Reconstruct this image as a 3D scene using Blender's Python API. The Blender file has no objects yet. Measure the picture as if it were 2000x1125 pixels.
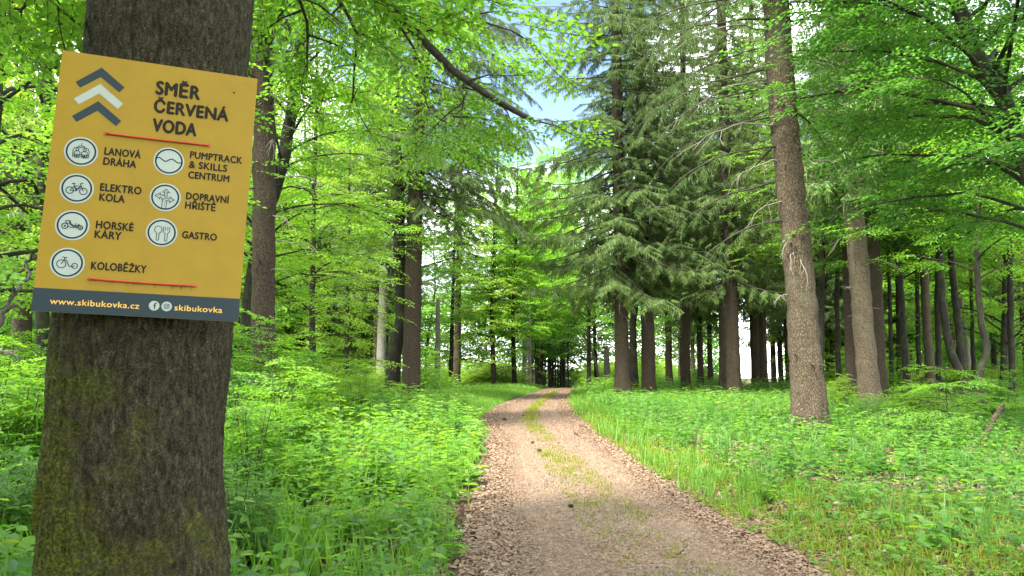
import bpy, math, random
import numpy as np
from mathutils import Vector, Matrix
from mathutils import noise as mn

S = bpy.context.scene
COL = S.collection
R = math.radians

# ------------------------------------------------------------------ camera, sky, sun, exposure
PITCH = R(6.05); FPX = 1510.0; CAMH = 1.6
cam_d = bpy.data.cameras.new('camera'); cam = bpy.data.objects.new('camera', cam_d); COL.objects.link(cam)
cam_d.sensor_width = 36; cam_d.lens = 36 * FPX / 2000; cam_d.clip_end = 6000; cam_d.clip_start = 0.05
cam.location = (0, 0, CAMH); cam.rotation_euler = (math.pi / 2 + PITCH, 0, 0)
S.camera = cam

SUN_EL, SUN_AZ = R(58), R(-140)          # azimuth measured from +Y (ahead) towards +X (right)
W = bpy.data.worlds.new('World'); S.world = W; W.use_nodes = True
nt = W.node_tree; nt.nodes.clear()
o = nt.nodes.new('ShaderNodeOutputWorld'); bg = nt.nodes.new('ShaderNodeBackground')
sky = nt.nodes.new('ShaderNodeTexSky'); sky.sky_type = 'NISHITA'; sky.sun_disc = False
sky.sun_elevation = SUN_EL; sky.sun_rotation = SUN_AZ
tc = nt.nodes.new('ShaderNodeTexCoord'); mp = nt.nodes.new('ShaderNodeMapping')
mp.inputs['Location'].default_value = (2.3, 0.4, 0.0); mp.inputs['Scale'].default_value = (1, 1, 1.6)
cn = nt.nodes.new('ShaderNodeTexNoise'); cn.inputs['Scale'].default_value = 2.6; cn.inputs['Detail'].default_value = 7
cr = nt.nodes.new('ShaderNodeValToRGB'); cr.color_ramp.elements[0].position = 0.46; cr.color_ramp.elements[1].position = 0.62
mx = nt.nodes.new('ShaderNodeMix'); mx.data_type = 'RGBA'
mx.inputs['B'].default_value = (22.5, 22.9, 23.2, 1)
sep = nt.nodes.new('ShaderNodeSeparateXYZ')
hz = nt.nodes.new('ShaderNodeMapRange'); hz.inputs['From Min'].default_value = 0.02; hz.inputs['From Max'].default_value = 0.13
hz.inputs['To Min'].default_value = 1; hz.inputs['To Max'].default_value = 0
mxm = nt.nodes.new('ShaderNodeMath'); mxm.operation = 'MAXIMUM'
L = nt.links.new
L(tc.outputs['Generated'], mp.inputs['Vector']); L(mp.outputs[0], cn.inputs['Vector']); L(cn.outputs[0], cr.inputs[0])
L(tc.outputs['Generated'], sep.inputs[0]); L(sep.outputs['Z'], hz.inputs[0])
L(cr.outputs[0], mxm.inputs[0]); L(hz.outputs[0], mxm.inputs[1]); L(mxm.outputs[0], mx.inputs['Factor'])
L(sky.outputs[0], mx.inputs['A']); L(mx.outputs['Result'], bg.inputs['Color'])
bg.inputs['Strength'].default_value = 0.07; L(bg.outputs[0], o.inputs[0])

sd = bpy.data.lights.new('sun', 'SUN'); sun = bpy.data.objects.new('sun', sd); COL.objects.link(sun)
sd.energy = 3.2; sd.angle = R(10); sd.color = (1.0, 0.95, 0.86)
sv = Vector((math.sin(SUN_AZ) * math.cos(SUN_EL), math.cos(SUN_AZ) * math.cos(SUN_EL), math.sin(SUN_EL)))
sun.rotation_euler = sv.to_track_quat('Z', 'Y').to_euler()

vs = S.view_settings; vs.view_transform = 'Standard'; vs.look = 'None'; vs.gamma = 1; vs.exposure = 2.6
S.cycles.max_bounces = 10; S.cycles.diffuse_bounces = 8; S.cycles.glossy_bounces = 2
S.cycles.transmission_bounces = 4; S.cycles.transparent_max_bounces = 4
S.cycles.caustics_reflective = False; S.cycles.caustics_refractive = False

# ------------------------------------------------------------------ camera geometry helpers (pixels of the 2000 x 1125 photo -> world)
RT = np.array([1.0, 0, 0]); FW = np.array([0, math.cos(PITCH), math.sin(PITCH)]); UPV = np.array([0, -math.sin(PITCH), math.cos(PITCH)])
CP = np.array([0, 0, CAMH])
def ray(x, y): return RT * (x - 1000) / FPX + UPV * (562.5 - y) / FPX + FW
def at(x, y, Y):
    d = ray(x, y); return CP + d * (Y / d[1])
def ground(x, y):
    d = ray(x, y); return CP + d * (-CAMH / d[2])

# ------------------------------------------------------------------ mesh helpers
rng = np.random.default_rng(7)
def unit(v): return v / np.maximum(np.linalg.norm(v, axis=-1, keepdims=True), 1e-9)

class Geo:
    def __init__(s): s.V = []; s.F = []; s.n = 0
    def add(s, v, f, mat=0):
        v = np.asarray(v, float).reshape(-1, 3); f = np.asarray(f, np.int64)
        if f.ndim == 1: f = f[None]
        s.V.append(v); s.F.append((f + s.n, mat)); s.n += len(v)
    def mesh(s, name, mats, smooth=True, offset=None):
        me = bpy.data.meshes.new(name)
        for m in mats: me.materials.append(m)
        if not s.V: return me
        v = np.concatenate(s.V)
        if offset is not None: v = v - np.asarray(offset)
        lv = np.concatenate([f.ravel() for f, m in s.F])
        tot = np.concatenate([np.full(len(f), f.shape[1]) for f, m in s.F])
        mi = np.concatenate([np.full(len(f), m) for f, m in s.F])
        me.vertices.add(len(v)); me.vertices.foreach_set('co', v.ravel().astype(np.float32))
        me.loops.add(len(lv)); me.loops.foreach_set('vertex_index', lv.astype(np.int32))
        me.polygons.add(len(tot)); me.polygons.foreach_set('loop_start', (np.cumsum(tot) - tot).astype(np.int32))
        me.polygons.foreach_set('loop_total', tot.astype(np.int32))
        me.polygons.foreach_set('material_index', mi.astype(np.int32))
        me.polygons.foreach_set('use_smooth', np.full(len(tot), smooth))
        me.update(calc_edges=True); me.validate()
        return me

def link(name, me, parent=None, loc=None):
    ob = bpy.data.objects.new(name, me); COL.objects.link(ob)
    if parent is not None: ob.parent = parent
    if loc is not None: ob.location = loc
    return ob
def tag(ob, label=None, cat=None, group=None, kind=None):
    if label: ob['label'] = label
    if cat: ob['category'] = cat
    if group: ob['group'] = group
    if kind: ob['kind'] = kind
    return ob
def thing(name, label, cat, loc=(0, 0, 0), group=None, rz=0, sc=1):
    e = bpy.data.objects.new(name, None); COL.objects.link(e); e.empty_display_size = 0.2
    e.location = loc; e.rotation_euler = (0, 0, rz); e.scale = (sc, sc, sc)
    return tag(e, label, cat, group)

def resample(p, n):
    p = np.asarray(p, float); d = np.r_[0, np.cumsum(np.linalg.norm(np.diff(p, axis=0), axis=1))]
    t = np.linspace(0, d[-1], n)
    # Catmull-Rom for smooth bends
    out = np.zeros((n, 3)); k = np.clip(np.searchsorted(d, t, side='right') - 1, 0, len(p) - 2)
    u = ((t - d[k]) / np.maximum(d[k + 1] - d[k], 1e-9))[:, None]
    p0 = p[np.maximum(k - 1, 0)]; p1 = p[k]; p2 = p[k + 1]; p3 = p[np.minimum(k + 2, len(p) - 1)]
    return 0.5 * ((2 * p1) + (-p0 + p2) * u + (2 * p0 - 5 * p1 + 4 * p2 - p3) * u * u + (-p0 + 3 * p1 - 3 * p2 + p3) * u ** 3)

def tube(G, p, r, sides=6, mat=0, cap=False, bump=None):
    p = np.asarray(p, float); n = len(p); r = np.broadcast_to(np.asarray(r, float), (n,))
    t = unit(np.gradient(p, axis=0))
    ref = np.array([1.0, 0, 0]) if abs(t[:, 0]).mean() < 0.7 else np.array([0, 0, 1.0])
    a = unit(ref - t * (t @ ref)[:, None]); b = np.cross(t, a)
    th = np.arange(sides) * 2 * np.pi / sides
    rr = r[:, None] * np.ones(sides)
    if bump is not None: rr = rr * bump(n, sides)
    v = p[:, None] + rr[..., None] * (a[:, None] * np.cos(th)[None, :, None] + b[:, None] * np.sin(th)[None, :, None])
    i = np.arange(n - 1)[:, None] * sides; j = np.arange(sides)[None]; j2 = (j + 1) % sides
    f = np.stack([i + j, i + j2, i + sides + j2, i + sides + j], -1).reshape(-1, 4)
    G.add(v, f, mat)
    if cap:
        G.add(v[-1], np.arange(sides)[None], mat); G.add(v[0], np.arange(sides)[::-1][None], mat)

def stamp(G, tmpl, pos, X, Z, sc, mat=0):
    """copies of a template (verts, quads) with local axes X (along), Z (up) at pos, scaled"""
    tv, tf = tmpl
    X = unit(X); Y = unit(np.cross(Z, X)); Z = np.cross(X, Y)
    M = np.stack([X, Y, Z], 1) * np.asarray(sc, float).reshape(-1, 1, 1)
    v = np.einsum('vk,nkj->nvj', tv, M) + pos[:, None]
    n = len(tv); m = len(pos)
    f = (tf[None] + (np.arange(m) * n)[:, None, None]).reshape(-1, tf.shape[1])
    G.add(v, f, mat)
def stamp_many(G, tmpls, pos, X, Z, sc, rg, mat=0):
    if len(pos) == 0: return
    k = rg.integers(0, len(tmpls), len(pos)); sc = np.broadcast_to(np.asarray(sc, float), (len(pos),))
    for i, t in enumerate(tmpls):
        m = k == i
        if m.any():
            stamp(G, t[:2], pos[m], X[m], Z[m], sc[m], mat)
            if len(t) > 2: stamp(G, t[2:], pos[m], X[m], Z[m], sc[m], 1)

# ------------------------------------------------------------------ foliage templates
def leaf_shape(detail):
    if detail == 2:   # folded pointed oval: two quads each side of the midrib
        v = np.array([[0, 0, 0], [.33, 0, .0], [.72, 0, -.02], [1, 0, -.08], [.28, .26, .07], [.68, .24, .04], [.28, -.26, .07], [.68, -.24, .04]])
        f = np.array([[0, 1, 4, 4], [1, 2, 5, 4], [2, 3, 5, 5], [0, 6, 1, 1], [1, 6, 7, 2], [2, 7, 3, 3]])
        # keep quads only: duplicate-free version
        v = np.array([[0, 0, 0], [.5, 0, 0.0], [1, 0, -.08], [.22, .24, .06], [.70, .24, .04], [.22, -.24, .06], [.70, -.24, .04]])
        f = np.array([[0, 1, 4, 3], [1, 2, 4, 4], [0, 5, 6, 1], [1, 6, 2, 2]])
        v = np.array([[0, 0, 0], [1, 0, -.10], [.25, .25, .06], [.68, .25, .03], [.25, -.25, .06], [.68, -.25, .03]])
        f = np.array([[0, 1, 3, 2], [0, 4, 5, 1]])
    else:
        v = np.array([[0, 0, 0], [.5, .29, .05], [1, 0, -.06], [.5, -.29, .05]]); f = np.array([[0, 3, 2, 1]])
    return v, f

def beech_spray(rg, leaf, step, detail, twigs=9, tl=0.5, droop=0.12, tilt=22):
    """flat, feather-like spray 1 m long along +X"""
    P, X, Z, s = [], [], [], []
    twl = Geo()
    axis = lambda t: np.array([t, 0.06 * math.sin(3 * t), -droop * t * t])
    def twig(p0, d, ln):
        n = max(2, int(ln / step)); side = 1
        if detail == 2:
            w_ = np.array([-d[1], d[0], 0]) * .0035; e_ = p0 + d * ln + [0, 0, -.15 * ln]; twl.add([p0 - w_, p0 + w_, e_ + w_ * .4, e_ - w_ * .4], [[0, 1, 2, 3]])
        for k in range(n):
            q = p0 + d * (ln * (k + 0.7) / n) + np.array([0, 0, -0.15 * ln * ((k + .7) / n) ** 2])
            a = math.atan2(d[1], d[0]) + side * R(rg.uniform(30, 62)) * (1 if k < n - 1 else 0.2)
            P.append(q); X.append([math.cos(a), math.sin(a), rg.uniform(-.38, .12)])
            zt = rg.normal(0, math.tan(R(tilt)), 2); Z.append([zt[0], zt[1], 1]); s.append(leaf * rg.uniform(.75, 1.2)); side = -side
    sd_ = 1
    for k in range(twigs):
        t = 0.06 + 0.9 * k / twigs
        ln = tl * (1.05 - t) ** 0.7 * rg.uniform(.65, 1.1); a = sd_ * R(rg.uniform(38, 60))
        twig(axis(t), np.array([math.cos(a), math.sin(a), rg.uniform(-.1, .1)]), ln); sd_ = -sd_
    twig(axis(0.55), np.array([1, 0.03, -0.1]), 0.5)
    G = Geo(); stamp(G, leaf_shape(detail), np.array(P), np.array(X), np.array(Z), np.array(s))
    if detail == 2:
        for q in range(4): w_ = np.array([0, .005, 0]); a_, b_ = axis(q / 4), axis((q + 1) / 4); twl.add([a_ - w_, a_ + w_, b_ + w_ * .8, b_ - w_ * .8], [[0, 1, 2, 3]])
        return np.concatenate(G.V), np.concatenate([f for f, m in G.F]), np.concatenate(twl.V), np.concatenate([f for f, m in twl.F])
    return np.concatenate(G.V), np.concatenate([f for f, m in G.F])

def spruce_spray(rg, n=16, tl=0.34, w=0.05, hang=0.9, cross=True):
    V, F = [], []; c = 0
    def strip(p0, d, ln, ww, roll):
        nonlocal c
        d = unit(d); a = unit(np.cross(d, [0.3, 0.2, 1])); b = np.cross(d, a); s_ = a * math.cos(roll) + b * math.sin(roll)
        e = p0 + d * ln; m_ = p0 + d * ln * .55 + np.array([0, 0, .03 * ln])
        V.extend([p0 - s_ * ww * .3, p0 + s_ * ww * .3, m_ + s_ * ww * .5, m_ - s_ * ww * .5, e + s_ * ww * .12, e - s_ * ww * .12])
        F.extend([[c, c + 1, c + 2, c + 3], [c + 3, c + 2, c + 4, c + 5]]); c += 6
    for k in range(n):
        t = (k + .5) / n
        p = np.array([t, 0, -.10 * t * t])
        for sg in (-1, 1):
            ln = tl * (1.15 - t) ** .5 * rg.uniform(.55, 1.1)
            d = np.array([rg.uniform(.35, .9), sg * rg.uniform(.5, 1.0), -hang * rg.uniform(.2, 1.3)])
            r0 = rg.uniform(0, 3.14); strip(p, d, ln, w, r0)
            if cross: strip(p, d, ln, w, r0 + 1.57)
        if rg.random() < .6:
            strip(p, np.array([rg.uniform(0, .5), rg.uniform(-.3, .3), -1]), tl * rg.uniform(.6, 1.5), w * .8, rg.uniform(0, 3.14))
    strip(np.array([.6, 0, -.03]), np.array([1, 0, -.1]), .45, w * 1.2, 0); strip(np.array([.6, 0, -.03]), np.array([1, 0, -.1]), .45, w * 1.2, 1.57)
    return np.array(V), np.array(F)

r_ = np.random.default_rng(11)
SP_NEAR = [beech_spray(r_, .088, .062, 2, twigs=11, tl=.55) for _ in range(5)]
SP_MID = [beech_spray(r_, .115, .095, 1, twigs=9, tl=.55) for _ in range(5)]
SP_FAR = [beech_spray(r_, .18, .17, 1, twigs=7, tl=.6) for _ in range(5)]
SC_NEAR = [spruce_spray(r_, 28, .30, .022) for _ in range(5)]
SC_MID = [spruce_spray(r_, 18, .38, .046, cross=False) for _ in range(5)]
SC_THIN = [spruce_spray(r_, 20, .26, .013, hang=1.6) for _ in range(4)]

# ------------------------------------------------------------------ materials
def newmat(name):
    m = bpy.data.materials.new(name); m.use_nodes = True; n = m.node_tree; n.nodes.clear()
    return m, n, n.nodes.new('ShaderNodeOutputMaterial')
def node(n, t, **kw):
    x = n.nodes.new(t)
    for k, v in kw.items():
        if k.startswith('_'): setattr(x, k[1:], v)
        else: x.inputs[k.replace('__', ' ')].default_value = v
    return x
def ramp(n, stops):
    x = n.nodes.new('ShaderNodeValToRGB'); e = x.color_ramp.elements
    while len(e) < len(stops): e.new(0.5)
    for i, (p, c) in enumerate(stops): e[i].position = p; e[i].color = (*c, 1)
    return x

def leafmat(name, cols, tr, rough=.5, spec=.35, tmix=.45):
    """leaf: per-leaf colour variation, reflection plus light let through the blade"""
    m, n, out = newmat(name)
    g = node(n, 'ShaderNodeNewGeometry'); oi = node(n, 'ShaderNodeObjectInfo')
    ad = node(n, 'ShaderNodeMath', _operation='MULTIPLY_ADD'); ad.inputs[1].default_value = .72
    mu = node(n, 'ShaderNodeMath', _operation='MULTIPLY'); mu.inputs[1].default_value = .28
    n.links.new(oi.outputs['Random'], mu.inputs[0]); n.links.new(g.outputs['Random Per Island'], ad.inputs[0]); n.links.new(mu.outputs[0], ad.inputs[2])
    k = len(cols); rp = ramp(n, [(i / (k - 1), c) for i, c in enumerate(cols)]); n.links.new(ad.outputs[0], rp.inputs[0])
    rt = ramp(n, [(i / (len(tr) - 1), c) for i, c in enumerate(tr)]); n.links.new(ad.outputs[0], rt.inputs[0])
    p = node(n, 'ShaderNodeBsdfPrincipled', Roughness=rough); p.inputs['Specular IOR Level'].default_value = spec
    n.links.new(rp.outputs[0], p.inputs['Base Color'])
    t = node(n, 'ShaderNodeBsdfTranslucent'); n.links.new(rt.outputs[0], t.inputs[0])
    mxs = node(n, 'ShaderNodeMixShader'); mxs.inputs[0].default_value = tmix
    n.links.new(p.outputs[0], mxs.inputs[1]); n.links.new(t.outputs[0], mxs.inputs[2]); n.links.new(mxs.outputs[0], out.inputs[0])
    return m

M = {}
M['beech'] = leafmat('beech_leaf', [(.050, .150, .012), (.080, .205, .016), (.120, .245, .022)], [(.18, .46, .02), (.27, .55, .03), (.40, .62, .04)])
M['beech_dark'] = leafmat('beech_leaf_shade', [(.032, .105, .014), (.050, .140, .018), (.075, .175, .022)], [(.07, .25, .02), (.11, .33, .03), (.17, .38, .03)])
M['beech_yellow'] = leafmat('beech_leaf_young', [(.085, .180, .016), (.13, .235, .02), (.20, .27, .028)], [(.22, .46, .03), (.31, .52, .04), (.43, .55, .05)])
M['herb'] = leafmat('herb_leaf', [(.050, .135, .024), (.080, .175, .036), (.12, .215, .058)], [(.12, .32, .03), (.17, .38, .045), (.24, .43, .065)], rough=.5, spec=.3, tmix=.4)
M['herb_yellow'] = leafmat('herb_leaf_yellow', [(.06, .16, .016), (.095, .22, .02), (.15, .26, .03)], [(.2, .45, .03), (.3, .52, .04), (.4, .55, .05)], rough=.5, spec=.4, tmix=.4)
M['grass'] = leafmat('grass_blade', [(.055, .16, .014), (.085, .21, .018), (.13, .25, .025)], [(.2, .46, .03), (.28, .52, .04), (.36, .55, .05)], tmix=.4)
M['moss'] = leafmat('moss_blade', [(.10, .15, .012), (.16, .19, .018), (.24, .21, .03)], [(.28, .40, .02), (.38, .42, .03), (.45, .42, .05)], spec=.2, tmix=.3)
M['spruce'] = leafmat('spruce_needles', [(.055, .100, .030), (.086, .148, .037), (.145, .215, .046)], [(.12, .19, .04), (.18, .26, .05), (.30, .36, .06)], rough=.55, spec=.35, tmix=.32)
M['litter'] = leafmat('fallen_leaf', [(.075, .044, .027), (.165, .103, .062), (.23, .158, .102), (.32, .25, .185)], [(.2, .1, .05), (.3, .18, .1)], rough=.6, spec=.3, tmix=.08)

def bark(name, c0, c1, c2, scale=(9, 9, 2.2), bump=.6, dist=.03, moss=None, rough=.85, vor=None):
    m, n, out = newmat(name)
    tcn = node(n, 'ShaderNodeTexCoord'); mpn = node(n, 'ShaderNodeMapping'); mpn.inputs['Scale'].default_value = scale
    n.links.new(tcn.outputs['Object'], mpn.inputs[0])
    no = node(n, 'ShaderNodeTexNoise', Scale=2.2, Detail=8, Roughness=.68, Distortion=.6); n.links.new(mpn.outputs[0], no.inputs['Vector'])
    rp = ramp(n, [(.30, c0), (.50, c1), (.72, c2)]); 
    h = no.outputs[0]
    if vor:
        vo = node(n, 'ShaderNodeTexVoronoi', Scale=vor); vo.feature = 'DISTANCE_TO_EDGE'
        wn = node(n, 'ShaderNodeTexNoise', Scale=vor * .9, Detail=3); n.links.new(mpn.outputs[0], wn.inputs['Vector'])
        wm = node(n, 'ShaderNodeMix', _data_type='VECTOR'); wm.inputs['Factor'].default_value = .55
        n.links.new(mpn.outputs[0], wm.inputs['A']); n.links.new(wn.outputs['Color'], wm.inputs['B']); n.links.new(wm.outputs['Result'], vo.inputs['Vector'])
        mr = node(n, 'ShaderNodeMapRange'); mr.inputs['From Max'].default_value = .22; n.links.new(vo.outputs['Distance'], mr.inputs[0])
        mm = node(n, 'ShaderNodeMath', _operation='MULTIPLY_ADD'); n.links.new(mr.outputs[0], mm.inputs[0]); mm.inputs[1].default_value = .18
        m2 = node(n, 'ShaderNodeMath', _operation='MULTIPLY'); n.links.new(no.outputs[0], m2.inputs[0]); m2.inputs[1].default_value = .80
        n.links.new(m2.outputs[0], mm.inputs[2]); h = mm.outputs[0]
    n.links.new(h, rp.inputs[0]); col = rp.outputs[0]
    if moss:
        mcol, lo, hi, ms = moss
        mo = node(n, 'ShaderNodeTexNoise', Scale=ms, Detail=6, Roughness=.6); n.links.new(tcn.outputs['Object'], mo.inputs['Vector'])
        mrr = node(n, 'ShaderNodeMapRange'); mrr.inputs['From Min'].default_value = lo; mrr.inputs['From Max'].default_value = hi
        n.links.new(mo.outputs[0], mrr.inputs[0])
        mxx = node(n, 'ShaderNodeMix', _data_type='RGBA'); n.links.new(mrr.outputs[0], mxx.inputs['Factor']); n.links.new(col, mxx.inputs['A']); mxx.inputs['B'].default_value = (*mcol, 1)
        col = mxx.outputs['Result']
    p = node(n, 'ShaderNodeBsdfPrincipled', Roughness=rough); p.inputs['Specular IOR Level'].default_value = .2
    n.links.new(col, p.inputs['Base Color'])
    b = node(n, 'ShaderNodeBump', Strength=bump, Distance=dist); n.links.new(h, b.inputs['Height']); n.links.new(b.outputs[0], p.inputs['Normal'])
    n.links.new(p.outputs[0], out.inputs[0])
    return m
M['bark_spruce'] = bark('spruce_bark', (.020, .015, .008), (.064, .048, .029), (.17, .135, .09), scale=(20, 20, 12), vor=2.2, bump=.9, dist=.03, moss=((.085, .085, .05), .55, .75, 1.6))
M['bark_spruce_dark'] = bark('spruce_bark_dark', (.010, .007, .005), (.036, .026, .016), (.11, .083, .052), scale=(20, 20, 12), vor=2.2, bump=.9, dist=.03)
M['bark_beech'] = bark('beech_bark', (.008, .007, .005), (.019, .017, .012), (.045, .04, .028), scale=(5, 5, 2), bump=.4, moss=((.045, .062, .014), .52, .72, 1.3))
M['bark_pale'] = bark('pale_bark', (.07, .066, .052), (.14, .13, .105), (.24, .22, .18), scale=(7, 7, 2), bump=.4)
M['twig_dead'] = bark('dead_twig', (.09, .075, .055), (.17, .15, .12), (.26, .23, .19), scale=(20, 20, 20), bump=.2)
M['twig_dark'] = bark('dark_twig', (.018, .015, .011), (.040, .034, .025), (.075, .065, .05), scale=(15, 15, 15), bump=.3)

# ------------------------------------------------------------------ terrain
def vnoise(x, y, s=0):
    x = np.asarray(x, float); y = np.asarray(y, float)
    xi = np.floor(x).astype(np.int64); yi = np.floor(y).astype(np.int64); fx = x - xi; fy = y - yi
    fx = fx * fx * (3 - 2 * fx); fy = fy * fy * (3 - 2 * fy)
    def h(a, b):
        n = (a * 374761393 + b * 668265263 + s * 974634777) & 0xffffffff
        n = ((n ^ (n >> 13)) * 1274126177) & 0xffffffff
        return ((n ^ (n >> 16)) & 0xffff) / 65535.0
    return (h(xi, yi) * (1 - fx) + h(xi + 1, yi) * fx) * (1 - fy) + (h(xi, yi + 1) * (1 - fx) + h(xi + 1, yi + 1) * fx) * fy
def fbm(x, y, s=0): return (vnoise(x, y, s) + .5 * vnoise(2.1 * x, 2.1 * y, s + 1) + .25 * vnoise(4.3 * x, 4.3 * y, s + 2)) / 1.75

LEDGE = [(905, 1125), (915, 1050), (925, 1000), (936, 950), (948, 900), (958, 870), (955, 850), (945, 820), (965, 800), (1000, 785), (1045, 770), (1078, 757)]
REDGE = [(1610, 1125), (1570, 1100), (1480, 1050), (1393, 1000), (1310, 950), (1238, 900), (1168, 850), (1122, 810), (1110, 790), (1112, 770), (1126, 757)]
gl = np.array([ground(*p) for p in LEDGE]); gr = np.array([ground(*p) for p in REDGE])
gl[:, 0] += np.interp(gl[:, 1], [5, 12, 30], [.16, .12, .0]); gr[:, 0] -= np.interp(gr[:, 1], [5, 12, 30], [.08, .07, .0])
gl = np.vstack([[-.3, -4, 0], gl]); gr = np.vstack([[3.0, -4, 0], gr, ])
gl = np.vstack([gl, [gl[-1, 0] + 1.2, 84, 0], [gl[-1, 0] + 6, 110, 0]]); gr = np.vstack([gr, [gr[-1, 0] + 1.4, 84, 0], [gr[-1, 0] + 6.5, 110, 0]])
def xL(y): return np.interp(y, gl[:, 1], gl[:, 0])
def xR(y): return np.interp(y, gr[:, 1], gr[:, 0])
def smooth(a, b, x):
    t = np.clip((x - a) / (b - a), 0, 1); return t * t * (3 - 2 * t)
def gz(x, y):
    x = np.asarray(x, float); y = np.asarray(y, float)
    e = np.maximum(xL(y) - x, x - xR(y)); off = smooth(0.1, 2.5, e)
    z = off * (.22 * (fbm(x * .35, y * .35, 3) - .45) + .05) + .05 * (fbm(x * .8, y * .8, 9) - .5) * smooth(0, .6, e)
    z = z - .035 * np.maximum(y - 70, 0) * (y < 110) - 1.4 * (y >= 110)
    ra = x / np.maximum(y, 1); brow = smooth(.25, .285, ra) * (1 - smooth(.37, .42, ra)) * smooth(8, 14, x) * np.maximum(y - 60, 0)
    z = z - np.minimum(.16 * brow, 24) - np.minimum(.02 * brow, 10)
    return z

def ground_mat():
    m, n, out = newmat('forest_floor')
    tcn = node(n, 'ShaderNodeTexCoord')
    a = node(n, 'ShaderNodeTexNoise', Scale=.9, Detail=6, Roughness=.6); b = node(n, 'ShaderNodeTexNoise', Scale=28, Detail=5, Roughness=.7)
    for q in (a, b): n.links.new(tcn.outputs['Object'], q.inputs['Vector'])
    r1 = ramp(n, [(.35, (.035, .024, .015)), (.5, (.085, .055, .033)), (.68, (.17, .115, .075))]); n.links.new(b.outputs[0], r1.inputs[0])
    r2 = ramp(n, [(.35, (.02, .045, .008)), (.6, (.06, .11, .014)), (.75, (.10, .13, .02))]); n.links.new(b.outputs[0], r2.inputs[0])
    mr = node(n, 'ShaderNodeMapRange'); mr.inputs['From Min'].default_value = .42; mr.inputs['From Max'].default_value = .56; n.links.new(a.outputs[0], mr.inputs[0])
    mm = node(n, 'ShaderNodeMix', _data_type='RGBA'); n.links.new(mr.outputs[0], mm.inputs['Factor']); n.links.new(r1.outputs[0], mm.inputs['A']); n.links.new(r2.outputs[0], mm.inputs['B'])
    p = node(n, 'ShaderNodeBsdfPrincipled', Roughness=.95); p.inputs['Specular IOR Level'].default_value = .1
    n.links.new(mm.outputs['Result'], p.inputs['Base Color'])
    bb = node(n, 'ShaderNodeBump', Strength=.8, Distance=.03); n.links.new(b.outputs[0], bb.inputs['Height']); n.links.new(bb.outputs[0], p.inputs['Normal'])
    n.links.new(p.outputs[0], out.inputs[0]); return m
def grid(xs, ys, zf):
    X, Y = np.meshgrid(xs, ys); v = np.stack([X, Y, zf(X, Y)], -1).reshape(-1, 3); nx = len(xs); ny = len(ys)
    i = (np.arange(ny - 1)[:, None] * nx + np.arange(nx - 1)[None]).ravel()
    return v, np.stack([i, i + 1, i + nx + 1, i + nx], -1)
gx = np.concatenate([-np.geomspace(14, 3000, 26)[::-1], np.linspace(-13.6, 13.6, 110), np.geomspace(14, 3000, 40)])
gy = np.concatenate([[-300, -80, -30, -12], np.linspace(-6, 120, 300), np.geomspace(122, 3500, 36)])
G = Geo(); v, f = grid(gx, gy, gz); G.add(v, f)
tag(link('ground', G.mesh('ground', [ground_mat()])), kind='structure')

def path_mat():
    m, n, out = newmat('path_litter_gravel')
    tcn = node(n, 'ShaderNodeTexCoord')
    big = node(n, 'ShaderNodeTexNoise', Scale=.7, Detail=5, Roughness=.6); fine = node(n, 'ShaderNodeTexNoise', Scale=60, Detail=4, Roughness=.7)
    vo = node(n, 'ShaderNodeTexVoronoi', Scale=44); vo2 = node(n, 'ShaderNodeTexVoronoi', Scale=90)
    for q in (big, fine, vo, vo2): n.links.new(tcn.outputs['Object'], q.inputs['Vector'])
    r1 = ramp(n, [(0, (.08, .05, .034)), (.3, (.15, .102, .069)), (.6, (.215, .156, .11)), (1, (.30, .24, .185))])
    sp = node(n, 'ShaderNodeSeparateColor'); n.links.new(vo.outputs['Color'], sp.inputs[0]); n.links.new(sp.outputs[0], r1.inputs[0])
    r2 = ramp(n, [(0, (.09, .06, .04)), (.5, (.215, .156, .11)), (1, (.29, .245, .20))])
    sp2 = node(n, 'ShaderNodeSeparateColor'); n.links.new(vo2.outputs['Color'], sp2.inputs[0]); n.links.new(sp2.outputs[1], r2.inputs[0])
    mm = node(n, 'ShaderNodeMix', _data_type='RGBA'); mm.inputs['Factor'].default_value = .5
    n.links.new(r1.outputs[0], mm.inputs['A']); n.links.new(r2.outputs[0], mm.inputs['B'])
    r3 = ramp(n, [(.38, (.80, .72, .66)), (.50, (1, .92, .80)), (.60, (.78, .82, .84)), (.70, (.98, .86, .70))]); n.links.new(big.outputs[0], r3.inputs[0])
    mu = node(n, 'ShaderNodeMix', _data_type='RGBA', _blend_type='MULTIPLY'); mu.inputs['Factor'].default_value = .8
    n.links.new(mm.outputs['Result'], mu.inputs['A']); n.links.new(r3.outputs[0], mu.inputs['B'])
    p = node(n, 'ShaderNodeBsdfPrincipled', Roughness=.9); p.inputs['Specular IOR Level'].default_value = .15
    n.links.new(mu.outputs['Result'], p.inputs['Base Color'])
    bb = node(n, 'ShaderNodeBump', Strength=.45, Distance=.012); n.links.new(vo.outputs['Distance'], bb.inputs['Height']); n.links.new(bb.outputs[0], p.inputs['Normal'])
    n.links.new(p.outputs[0], out.inputs[0]); return m
ys = np.concatenate([np.linspace(-4, 30, 240), np.linspace(30.3, 95, 120)]); us = np.linspace(0, 1, 25)
Yg, Ug = np.meshgrid(ys, us, indexing='ij')
wob = .14 * (vnoise(Yg * 1.3, Ug * 0 + 4, 21) - .5) + .10 * (vnoise(Yg * 4, Ug * 0, 22) - .5)
Xg = xL(Yg) + (xR(Yg) - xL(Yg)) * Ug + wob * np.where(Ug < .5, 1, -1) * np.abs(2 * Ug - 1) ** 3
rut = -.03 * (np.exp(-((Ug - .25) / .1) ** 2) + np.exp(-((Ug - .75) / .1) ** 2)) + .012 * (fbm(Xg * 3, Yg * 3, 31) - .5)
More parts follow.
